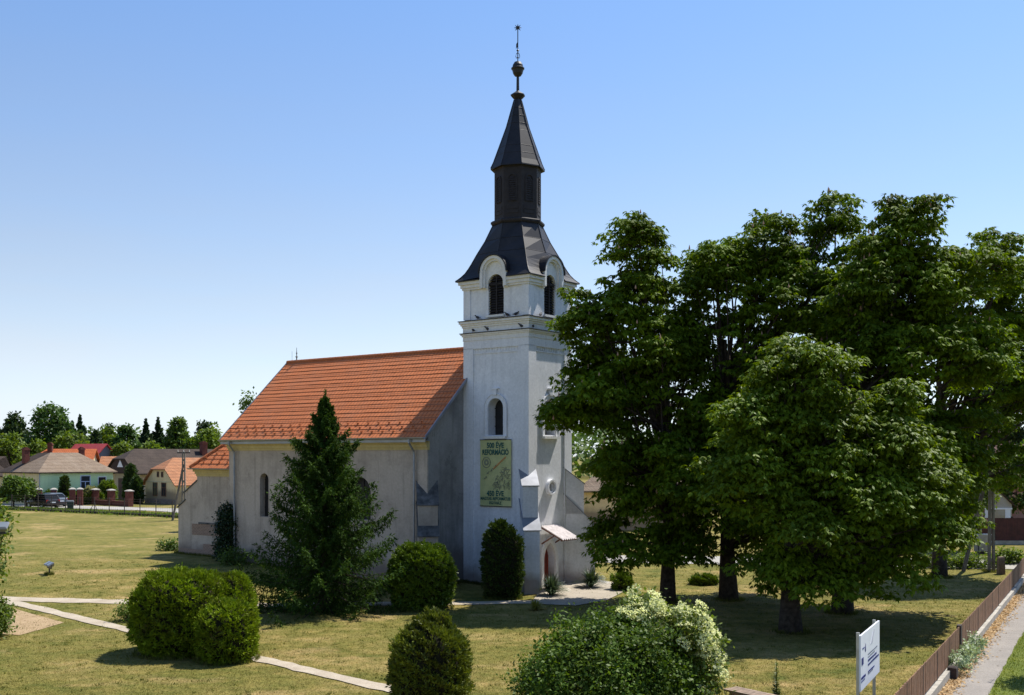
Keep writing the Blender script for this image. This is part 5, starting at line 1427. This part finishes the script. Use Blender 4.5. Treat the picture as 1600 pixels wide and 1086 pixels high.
mb = MB()
for s_ in (-.7, .7): mb.tube([(9*dxw, 0, wz(9*dxw)+1.1), (9*dxw+s_, -.1, wz(9*dxw)-.1)], .03, 5)
mb.build('brace', M_wire, wf)
cb_ = MB()
for i in range(nn): cb_.box(i*dxw, (i+1)*dxw, -.09, .09, min(wz(i*dxw), wz((i+1)*dxw))-.4, wz(i*dxw)+.2)
cb_.build('footing', M_post, wf)
rg = np.random.default_rng(31)
n = 9000; s_ = rg.uniform(0, Lw, n); of = rg.normal(1.3, .8, n)
nrmw = np.array([-dirw.y, dirw.x]); xy = np.array([fa.x, fa.y])[None] + np.array([dirw.x, dirw.y])[None]*s_[:,None] + nrmw[None]*of[:,None]
h = rg.uniform(.08, .32, n); a = rg.uniform(0, 6.28, n); B0 = np.column_stack([xy, gz(xy[:,0], xy[:,1])]); sd = np.column_stack([np.cos(a), np.sin(a), 0*a])*.06
V = np.stack([B0-sd, B0+sd, B0 + np.column_stack([rg.normal(0,.1,n), rg.normal(0,.1,n), h])], 1).reshape(-1,3)
o = quads('roadside_weeds', V, LM_lt, None, 3); o['kind'] = 'stuff'

# ------------------------------------------------------------------ village houses
M_t_brown = tiles('brown_old_tiles', (.24,.175,.12), (.19,.135,.095), (.30,.24,.18), 3, 4, .6)
M_t_dark = tiles('dark_old_tiles', (.060,.042,.032), (.044,.031,.025), (.085,.062,.048), 3, 4, .6)
M_t_or = tiles('orange_old_tiles', (.46,.20,.095), (.34,.145,.07), (.30,.17,.10), 3, 4, .5)
M_t_red = tiles('bright_orange_tiles', (.50,.13,.04), (.43,.11,.035), (.40,.14,.06), 3, 4, .7)
M_t_rr = plain('red_sheet_roof', (.36,.045,.04), .6, .2, 2)
M_green = plaster('mint_render', (.62,.78,.44), (.52,.64,.38), None, 0, .3)
M_yel = plaster('yellow_render', (.66,.56,.33), (.52,.44,.28), None, 0, .4)
M_cream = plaster('ochre_render', (.80,.64,.36), (.64,.49,.26), (.2,.15,.11), 1.2, .5)
M_gw = plaster('grey_blue_render', (.22,.26,.30), (.18,.2,.23), None, 0, .3)
M_brickp = plain('red_brick_pillar', (.125,.036,.025), .85, .35, 6)
M_dw = plain('dark_gable_boards', (.035,.018,.014), .8, .35, 4)
M_win = plain('window_glass', (.02,.024,.03), .3, .3, 2, 0.0, .25)
M_wfr = plain('white_window_frame', (.72,.74,.78), .5, .05)
M_bfr = plain('brown_window_frame', (.13,.06,.035), .6, .2)

def slabs(mb, polys, th=.12):
    for p in polys: mb.prism([Vector(v) for v in p], Vector((0,0,-th)))
def hip_polys(x0, x1, y0, y1, ze, zr, h0, h1, o=.35):
    """ridge along x; h0/h1 True = hipped end, False = gable end"""
    x0 -= o; x1 += o; y0 -= o; y1 += o; ym = (y0+y1)/2; ins = (y1-y0)/2
    a = x0 + (ins if h0 else 0); b = x1 - (ins if h1 else 0)
    ps = [[(x0,y0,ze),(x1,y0,ze),(b,ym,zr),(a,ym,zr)], [(x1,y1,ze),(x0,y1,ze),(a,ym,zr),(b,ym,zr)]]
    if h0: ps.append([(x0,y1,ze),(x0,y0,ze),(a,ym,zr)])
    if h1: ps.append([(x1,y0,ze),(x1,y1,ze),(b,ym,zr)])
    return ps
def win_on(parent, face, u, z, wd, ht, mfr, bars=True, proud=.03):
    """window on a wall: face = (origin, along, outward)"""
    o, d, n = face
    def q(uu, zz, out): return o + d*uu + n*out + Vector((0,0,zz))
    def rect(mb, u0, u1, z0, z1, o0, o1): mb.prism([q(u0,z0,o0), q(u1,z0,o0), q(u1,z1,o0), q(u0,z1,o0)], n*(o1-o0))
    g = MB(); rect(g, u-wd/2, u+wd/2, z, z+ht, -.02, .012); g = g.build('window', M_win, parent)
    f = MB(); t = .09
    rect(f, u-wd/2-t, u-wd/2, z-t, z+ht+t, -.02, proud+.02); rect(f, u+wd/2, u+wd/2+t, z-t, z+ht+t, -.02, proud+.02)
    rect(f, u-wd/2, u+wd/2, z-t, z, -.02, proud+.02); rect(f, u-wd/2, u+wd/2, z+ht, z+ht+t, -.02, proud+.02)
    if bars: rect(f, u-.04, u+.04, z, z+ht*.66, -.01, proud); rect(f, u-wd/2, u+wd/2, z+ht*.66-.04, z+ht*.66+.04, -.01, proud)
    f.build('frame', mfr, g)
def chimney(parent, x, y, z0, z1, w=.3, m=None):
    mb = MB().box(x-w, x+w, y-w, y+w, z0, z1); mb.box(x-w-.06, x+w+.06, y-w-.06, y+w+.06, z1-.22, z1-.1); mb.box(x-w*.6, x+w*.6, y-w*.6, y+w*.6, z1, z1+.12)
    return mb.build('chimney', m or M_brickp, parent)

# corner house: mint wing to the right, cream wing to the left (local x = along mint wall, local y = along cream wall, away)
hx = at(62, 118); ang = math.atan2(.788, .616)
h1 = thing('corner_house', 'L-shaped house with mint green wall, cream wall and hipped brown roof', 'house', hx, ang)
ze = CH - 26*118/F - hx.z; zr = ze + 2.15
wl = MB().box(0, 8.8, 0, 5.5, -.6, ze).build('mint_wall', M_green, h1)
MB().box(-.012, 5.5, .02, 8.0, -.6, ze-.01).build('cream_wall', M_yel, h1)
mb = MB(); slabs(mb, hip_polys(0, 8.8, 0, 5.5, ze, zr, True, True)); r1 = mb.build('brown_roof', M_t_brown, h1)
mb = MB()
pp = hip_polys(0, 8.0, 0, 5.5, ze, zr, True, True)      # second wing, turned a quarter
slabs(mb, [[(v[1], v[0], v[2]-.015) for v in p] for p in pp]); mb.build('dark_roof', M_t_dark, h1)
chimney(r1, 1.2, 5.2, zr-1.2, zr+.5); chimney(r1, 6.9, 3.4, zr-1.0, zr+.55, .25)
MB().tube([(-.06, -.06, ze-.05), (-.06, -.06, -.2)], .06, 6).build('downpipe', M_zinc, h1)
FG = (Vector((0,0,0)), Vector((1,0,0)), Vector((0,-1,0))); FC_ = (Vector((-.012,0,0)), Vector((0,1,0)), Vector((-1,0,0)))
win_on(h1, FG, 5.35, 1.35, 1.05, 1.75, plain('blue_white_frame', (.5,.56,.75), .5, .05)); win_on(h1, FG, 7.4, 1.75, .9, 1.2, M_wfr, False)
win_on(h1, FC_, 1.5, 1.2, .95, 1.5, M_bfr); win_on(h1, FC_, 3.6, 1.3, .95, 1.5, M_bfr)

def far_house(label, px, Y, rz, Lx, Wy, ze, zr, mw, mr, h0, h1_, chim=(), grp=None, gable_mat=None):
    b = at(px, Y); t_ = thing('village_house', label, 'house', b, rz, grp)
    MB().box(0, Lx, 0, Wy, -.5, ze).build('wall', mw, t_)
    g = MB()
    for x, hp in ((0, h0), (Lx-.1, h1_)):
        if not hp: g.prism([(x, 0, ze-.02), (x, Wy, ze-.02), (x, Wy/2, zr-.15)], Vector((.1, 0, 0)))
    if g.v: g.build('gable', gable_mat or mw, t_)
    mb = MB(); slabs(mb, hip_polys(0, Lx, 0, Wy, ze, zr, h0, h1_)); r = mb.build('roof', mr, t_)
    for (x, y) in chim: chimney(r, x, y, zr-1.2, zr+.7, .28)
    return t_
far_house('house with long orange roof behind the corner house', 14, 134, .12, 9.2, 7, 3.3, CH+11*134/F-1.1, M_yel, M_t_red, True, False, [(4, 3)])
t_ = far_house('house with bright red sheet roof and blue grey gable', 88, 150, -.55, 6.2, 6.5, 3.6, CH+19*148/F-1.1, M_gw, M_t_rr, False, False, [], None, M_gw)
far_house('small house with pale orange roof between the corner house and the dark one', 156, 138, .2, 2.9, 6, 3.3, CH-1*138/F-1.1, M_yel, M_t_or, False, False)
far_house('dark roofed house cut by the left picture edge', -40, 128, .3, 4.0, 6, 3.0, CH-1*128/F-1.1, M_yel, M_t_dark, True, True)

# dark house with deep gable overhang: x = ridge direction (away right), gable at x=0 spans y 0..8 to the left
hb = at(222, 131); a3 = math.atan2(.70, .714)
h3 = thing('gabled_house', 'dark brown house with deep boarded gable and porch', 'house', hb, a3)
zr3 = CH + 11*131/F - hb.z; ze3 = CH - 24*131/F - hb.z
MB().box(0, 12, .5, 7.5, -.5, ze3).build('wall', plaster('pale_render', (.5,.47,.4), (.38,.34,.28), None, 0, .4), h3)
g = MB(); g.prism([(-.9, .1, ze3-.25), (-.9, 7.9, ze3-.25), (-.9, 5.2, zr3-1.2), (-.9, 2.8, zr3-1.2)], Vector((.15,0,0))); g.box(-.9, .1, .3, 7.7, ze3-.35, ze3-.22)
gb = g.build('boarded_gable', M_dw, h3)
MB().prism([(-.92, 3.2, ze3+.45), (-.92, 4.8, ze3+.45), (-.92, 4.0, ze3+1.35)], Vector((.05,0,0))).build('gable_panel', M_wfr, gb)
mb = MB()
y0, y1, ym = -.4, 8.4, 4.0; zc = zr3-1.15; yc = 1.45
slabs(mb, [[(-1.1,y0,ze3-.3),(12.4,y0,ze3-.3),(12.4,ym,zr3),(.9,ym,zr3),(-1.1,ym-yc-.2,zc-.05)], [(12.4,y1,ze3-.3),(-1.1,y1,ze3-.3),(-1.1,ym+yc+.2,zc-.05),(.9,ym,zr3),(12.4,ym,zr3)], [(-1.1,ym+yc+.2,zc-.05),(-1.1,ym-yc-.2,zc-.05),(.9,ym,zr3)]], .14)
r3 = mb.build('roof', M_t_dark, h3)
chimney(r3, 9.8, 3.1, zr3-1.6, zr3+.9, .36); chimney(r3, 12, 3.6, zr3-1.6, zr3+.1, .3)
F3 = (Vector((0,0,0)), Vector((0,-1,0)), Vector((-1,0,0)))
d3 = MB().box(-.05, .05, 4.2, 6.4, -.1, 2.6).build('porch_door', plain('dark_porch_door', (.06,.04,.045), .6, .3), h3)
MB().box(-.95, -.8, 6.9, 7.1, -.4, ze3-.3).build('porch_post', M_wfr, h3); MB().tube([(-1.15, 8.45, ze3-.38), (-.4, 7.4, ze3-.9)], .06, 6).build('downpipe', M_zinc, h3)

# yellow house with half-hipped gable
hy = at(275, 119.5); a4 = math.atan2(.72, .69)
h4 = thing('gabled_house', 'ochre yellow house with half-hipped gable and two dark windows', 'house', hy, a4)
zr4 = CH - 5*119.5/F - hy.z; ze4 = CH - 44*119.5/F - hy.z; zh = CH - 22.5*119.5/F - hy.z; Wg = 6.9
f4 = (zh - ze4) / (zr4 - ze4) * Wg/2
wl4 = MB().prism([(0, 0, -.5), (0, Wg, -.5), (0, Wg, ze4), (0, Wg-f4, zh), (0, f4, zh), (0, 0, ze4)], Vector((9, 0, 0))).build('wall', M_cream, h4)
MB().box(-.06, .02, -.03, Wg+.03, -.5, .55).build('plinth', plain('grey_plinth', (.2,.16,.13), .9, .3), h4)
MB().box(-.05, .02, 0, Wg, ze4+.1, ze4+.22).build('string_course', M_yel, h4)
mb = MB(); o_ = .35; ym = Wg/2
k_ = (zr4-ze4)/(Wg/2); zl = ze4 - o_*k_ + .12; zh_ = zh + .1
slabs(mb, [[(-.35,-o_,zl),(9.3,-o_,zl),(9.3,ym,zr4+.12),(1.5,ym,zr4+.12),(-.35,f4-.05,zh_)], [(9.3,Wg+o_,zl),(-.35,Wg+o_,zl),(-.35,Wg-f4+.05,zh_),(1.5,ym,zr4+.12),(9.3,ym,zr4+.12)], [(-.35,Wg-f4+.05,zh_),(-.35,f4-.05,zh_),(1.5,ym,zr4+.12)]], .12)
mb.build('roof', M_t_or, h4)
F4 = (Vector((0,0,0)), Vector((0,1,0)), Vector((-1,0,0)))
win_on(h4, F4, 2.65, .95, .85, 1.35, M_bfr); win_on(h4, F4, 4.6, .95, .85, 1.35, M_bfr)
win_on(h4, F4, 3.0, zh-.75, .28, .45, M_bfr, False); win_on(h4, F4, 3.95, zh-.75, .28, .45, M_bfr, False)

# brick gate pillars and low brick wall in front of the houses
bw = thing('brick_wall', 'low red brick garden wall with three pillars in front of the dark house', 'wall', G(149, 788.5), 0)
e_ = G(202, 791.5) - G(149, 788.5); Lb = Vector((e_.x, e_.y)).length; bw.rotation_euler.z = math.atan2(e_.y, e_.x)
MB().box(0, Lb, -.15, .15, -.4, .55).build('wall', M_brickp, bw)
for f in (0, .48, 1.0):
    MB().box(f*Lb-.3, f*Lb+.3, -.3, .3, -.4, 1.6).build('pillar', M_brickp, bw)
    MB().loft([[(f*Lb-.38,-.38,1.6),(f*Lb+.38,-.38,1.6),(f*Lb+.38,.38,1.6),(f*Lb-.38,.38,1.6)],[(f*Lb-.38,-.38,1.68),(f*Lb+.38,-.38,1.68),(f*Lb+.38,.38,1.68),(f*Lb-.38,.38,1.68)],[(f*Lb-.1,-.1,1.8),(f*Lb+.1,-.1,1.8),(f*Lb+.1,.1,1.8),(f*Lb-.1,.1,1.8)]]).build('pillar_cap', M_concrete, bw)
gp0 = None
for px, lab in ((113, 'red brick gate pillar nearer the parked cars'), (125, 'red brick gate pillar on the side away from the cars'), (84, 'brick pillar half hidden behind the parked cars'), (61, 'brick pillar at the corner of the mint house hedge')):
    q = at(px, 116.5 if px < 100 else 117.5)
    if gp0 is None:
        gp0 = thing('gate_pillar', lab, 'pillar', q, .3, 'red brick gate pillars')
        MB().box(-.29, .29, -.29, .29, -.3, 1.72).build('shaft', M_brickp, gp0)
        MB().loft([[(-.35,-.35,1.72),(.35,-.35,1.72),(.35,.35,1.72),(-.35,.35,1.72)],[(-.35,-.35,1.8),(.35,-.35,1.8),(.35,.35,1.8),(-.35,.35,1.8)],[(-.1,-.1,1.95),(.1,-.1,1.95),(.1,.1,1.95),(-.1,.1,1.95)]]).build('cap', M_concrete, gp0)
    else: copy_thing(gp0, q, .3, lab)

clipped('clipped_shrub', 'dark clipped cypress column in front of the mint green wall', 'shrub', [(at(101, 118.5).x, 118.5, .40, .42, 3.15, 1.0)], 1500, LM_yewk, 101, .2, .1, 3.2, .1)
clipped('hedge', 'low dark hedge along the foot of the mint green wall', 'hedge', [(at(86, 118.6).x, 118.6, 1.5, .5, 1.3, 1.0), (at(134, 120.6).x, 120.6, 1.7, .5, 1.3, 1.0)], 1500, LM_box, 102, .4, .2, 4, .1)
clipped('garden_shrub', 'cream flowering round shrub behind the brick wall', 'shrub', [(at(143, 121).x, 121, .75, .8, 1.9, 1.0)], 1500, leaf_mat('cream_shrub', (.20,.21,.08), (.40,.38,.2), .3, (1.1,1.1,.6), .6), 103, .26, .14, 2.2, .12)
clipped('garden_shrub', 'bright green round shrub left of the dark porch', 'shrub', [(at(168, 123).x, 123, .8, .8, 2.5, 1.0)], 1600, LM_lt, 104, .26, .14, 2.2, .14)
clipped('garden_shrub', 'tall dark thuja covering the front of the dark house', 'shrub', [(at(204, 127).x, 127, .62, .65, 4.3, 1.0)], 2200, LM_dk, 105, .26, .14, 2.6, .12, None, .92, .5, .25)
clipped('garden_shrub', 'narrow dark conifer at the corner of the yellow house', 'shrub', [(at(213, 122).x, 122, .45, .5, 2.8, 1.0)], 900, LM_dk, 106, .4, .2, 2.6, .12, None, .9, .5, .2)
broad_tree('small round street tree beside the parked black car', 20, 110, 744, 36, LM_md, 107, name='street_tree', nb=150, per=20, lf=.36, trunk=.12, zfrac=.3)
broad_tree('small street tree in front of the cream house wall', 40, 112, 748, 26, LM_md, 108, name='street_tree', nb=110, per=18, lf=.34, trunk=.1, zfrac=.3)
bi = thing('dustbin', 'small dark green bin standing at the roadside by the wire fence', 'bin', at(110, 107), .3)
MB().loft([[(-.25,-.25,-.05),(.25,-.25,-.05),(.25,.25,-.05),(-.25,.25,-.05)],[(-.3,-.3,.85),(.3,-.3,.85),(.3,.3,.85),(-.3,.3,.85)]]).build('bin', plain('dark_green_plastic', (.02,.04,.03), .5), bi)
MB().loft([[(-.33,-.33,.85),(.33,-.33,.85),(.33,.33,.85),(-.33,.33,.85)],[(-.28,-.28,.97),(.28,-.28,.97),(.28,.28,1.0),(-.28,.28,1.0)]]).build('lid', plain('grey_lid', (.12,.13,.13), .5), bi)

# far wood closing the view between the single trees
rg = np.random.default_rng(120)
n = 42000; px_ = rg.uniform(-900, 2500, n); Yw = rg.uniform(250, 300, n)
X = (px_-800)/F*Yw; env = 8.6 + 1.8*np.sin(X*.11) + 1.4*np.sin(X*.043+1) + 1.0*np.sin(X*.29)
Z = 1 + (env+1.0)*rg.random(n)**.8
S = np.column_stack([X, Yw, Z]); D = unit(rg.normal(0,1,(n,3))); s_ = rg.uniform(.9, 2.0, n)
o = quads('far_wood', diamonds(S, D, unit(rg.normal(0,.5,(n,3))+np.array([0,-.4,1.0])), s_, s_*.7), LM_md); o['kind'] = 'stuff'

# ---- parked cars
def make_car(label, base, rz, col, Lc=4.2, hatch=True):
    t_ = thing('parked_car', label, 'car', base, rz)
    mp = plain('car_paint_' + ('dark' if col[0] < .05 else 'silver'), col, .18, .03, 1, .0, .35)
    k = Lc/4.2
    def ring(x, zb, zt, hw): return [(x, -hw*.92, zb), (x, -hw, zb+.14), (x, -hw, (zb+zt)/2+.1), (x, -hw*.93, zt-.02), (x, -hw*.6, zt), (x, hw*.6, zt), (x, hw*.93, zt-.02), (x, hw, (zb+zt)/2+.1), (x, hw, zb+.14), (x, hw*.92, zb)]
    st = [(0,.38,.60,.62), (.12,.24,.70,.76), (.9,.2,.86,.84), (1.2,.2,.92,.85), (3.3,.2,.97,.85), (3.95,.22,.97,.83), (4.12,.3,.92,.78), (4.2,.42,.80,.70)]
    MB().loft([ring(x*k, a, b_, c) for x, a, b_, c in st]).build('body', mp, t_)
    xr = (3.75, 4.05) if hatch else (3.2, 3.75)
    def gr(x0, x1, z, hw): return [(x0*k, -hw, z), (x1*k, -hw, z), (x1*k, hw, z), (x0*k, hw, z)]
    cabin = MB().loft([gr(1.15, xr[1], .93, .78), gr(1.75, xr[0]-.05, 1.36, .64)]).build('windows', plain('car_glass', (.012,.014,.017), .04, .1, 2, 0.0, .15), t_)
    MB().loft([gr(1.72, xr[0], 1.36, .655), gr(1.80, xr[0]-.08, 1.42, .62), gr(2.0, xr[0]-.25, 1.45, .5)]).build('roof', mp, t_)
    pm = MB()
    for s_ in (-1, 1):
        for xa, xb in ((1.15, 1.75), (2.55, 2.6), (xr[1]-.03, xr[0]-.06)): pm.tube([(xa*k, s_*.785, .93), (xb*k, s_*.65, 1.38)], .035, 5)
    pm.build('pillars', mp, t_)
    for x in (.78, 3.42):
        for s_ in (-1, 1):
            def wh(r0, r1, y0, y1): 
                R = []
                for r, y in ((r0, y0), (r1, y0), (r1, y1), (r0, y1)): R.append([(x*k + r*math.cos(a), s_*y, .31 + r*math.sin(a)) for a in [2*math.pi*j/18 for j in range(18)]])
                return MB().loft(R + [R[0]], False)
            w_ = wh(.19, .31, .66, .86).build('wheel', plain('tyre_rubber', (.015,.015,.016), .85), t_)
            rm_ = MB().loft([[(x*k + r*math.cos(2*math.pi*j/14), s_*y, .31 + r*math.sin(2*math.pi*j/14)) for j in range(14)] for r, y in ((.19,.78),(.19,.85),(.06,.83))]); rm_.build('rim', M_al, w_)
    for s_ in (-1, 1):
        MB().box(4.1*k, 4.19*k, s_*.62-.13, s_*.62+.13, .62, .88).build('tail_light', plain('red_lens', (.3,.01,.01), .2), t_)
        MB().box(.03, .14, s_*.55-.14, s_*.55+.14, .52, .66).build('headlight', plain('clear_lens', (.6,.62,.65), .1), t_)
    MB().box(4.18*k, 4.215*k, -.26, .26, .56, .67).build('number_plate', M_wfr, t_)
    MB().box(4.1*k, 4.24*k, -.74, .74, .34, .5).build('bumper', M_post, t_)
    return t_
make_car('black hatchback parked nearest the wire fence', at(51, 114) , math.radians(-38), (.012,.014,.022), 4.1)
make_car('silver blue car parked behind the black hatchback', at(65, 117.5), math.radians(-40), (.12,.15,.19), 4.3, False)

# ------------------------------------------------------------------ things beyond the street on the right
far_house('house with faded brown roof glimpsed between the tower and the chestnut', 905, 84, -.1, 9, 6.5, 3.0, CH-12*84/F, M_cream, M_t_brown, True, False)
ph = at(1536, 80); sh = thing('pale_outhouse', 'small pale gable house with peeling plaster behind the concrete pole', 'house', ph, 0)
wP = 45*80/F; zeP = CH - 76*80/F - ph.z; zpP = CH - 50*80/F - ph.z
MB().prism([(0,0,-.3),(wP,0,-.3),(wP,0,zeP),(wP*.4,0,zpP),(0,0,zeP-.1)], Vector((0,5,0))).build('wall', plaster('peeling_plaster', (.42,.42,.41), (.36,.29,.18), (.36,.29,.18), 1.4, .8), sh)
mb = MB(); slabs(mb, [[(wP+.2,-.2,zeP-.1),(wP+.2,5.2,zeP-.1),(wP*.4,5.2,zpP+.08),(wP*.4,-.2,zpP+.08)], [(-.2,-.2,zeP-.15),(-.2,5.2,zeP-.15),(wP*.4,5.2,zpP+.08),(wP*.4,-.2,zpP+.08)]], .08); mb.build('roof', M_t_dark, sh)
st_ = MB(); st_.box(.05, .45, -.03, .02, -.2, zeP-.3); st_.box(wP-.5, wP-.1, -.03, .02, -.2, zeP-.3); st_.box(-.02, wP+.02, -.04, .02, zeP-.38, zeP-.26); st_.build('wall_pilaster', M_wfr, sh)
win_on(sh, (Vector((0,0,0)), Vector((1,0,0)), Vector((0,-1,0))), .25, .7, .3, 1.5, M_bfr, False, .05)
far_house('weathered red brick house with red roof at the right picture edge', 1562, 94, .15, 9, 7, 4.2, CH+17*94/F-.7, plaster('faded_brick_wall', (.30,.12,.08), (.36,.24,.19), None, 0, .8), plain('dull_red_roof', (.085,.022,.02), .8, .35, 2), False, False)
rf0, rf1 = at(1530, 72), at(1680, 72)
rf = thing('red_fence', 'dark red board fence in front of the pale gable house', 'fence', rf0, 0)
Lr = (rf1-rf0).length; mb = MB(); x = 0
while x < Lr: mb.box(x, x+.17, -.015, .015, .25, 1.75); x += .18
mb.build('boards', plain('dark_red_boards', (.065,.018,.016), .7, .4, 2.5), rf)
MB().box(0, Lr, -.1, .1, -.3, .25).build('footing', M_concrete, rf)
x = 0
while x < Lr: MB().box(x-.06, x+.06, .02, .12, -.2, 1.85).build('post', M_post, rf); x += 2.2
cbn = thing('utility_cabinet', 'pale grey utility cabinet beside the concrete pole', 'cabinet', at(1535, 66.5), 0)
MB().box(-.45, .45, -.2, .2, .15, 1.15).build('cabinet', M_concrete, cbn); MB().box(-.48, .48, -.24, .24, 1.152, 1.2).build('lid', M_al, cbn); MB().box(-.4, .4, -.16, .16, -.2, .148).build('plinth', M_post, cbn)
MB().box(-.41, -.01, -.215, -.202, .2, 1.1).build('door', M_concrete, cbn); MB().tube([(-.1,0,1.2),(-.1,0,2.3)], .05, 6).build('mast', M_concrete, cbn)
q = at(1529, 62); t_ = thing('thin_post', 'thin dark metal post in the weeds left of the concrete pole', 'post', q, 0)
MB().tube([(0,0,-.2),(0,0,1.35)], [.045,.04], 6).lathe([(.05, 1.3), (.06, 1.34), (.02, 1.4)], (0,0,0), 6).build('post', M_iron, t_)
q = at(1564, 58.5); t_ = thing('wooden_stump', 'short dark wooden post behind the far end of the board fence', 'post', q, 0)
MB().loft([[(-.18,-.15,-.2),(.18,-.15,-.2),(.18,.15,-.2),(-.18,.15,-.2)],[(-.16,-.13,.85),(.16,-.13,.88),(.16,.13,.9),(-.16,.13,.86)],[(-.12,-.1,.92),(.12,-.1,.94),(.12,.1,.95),(-.12,.1,.93)]]).build('post', M_wood, t_)
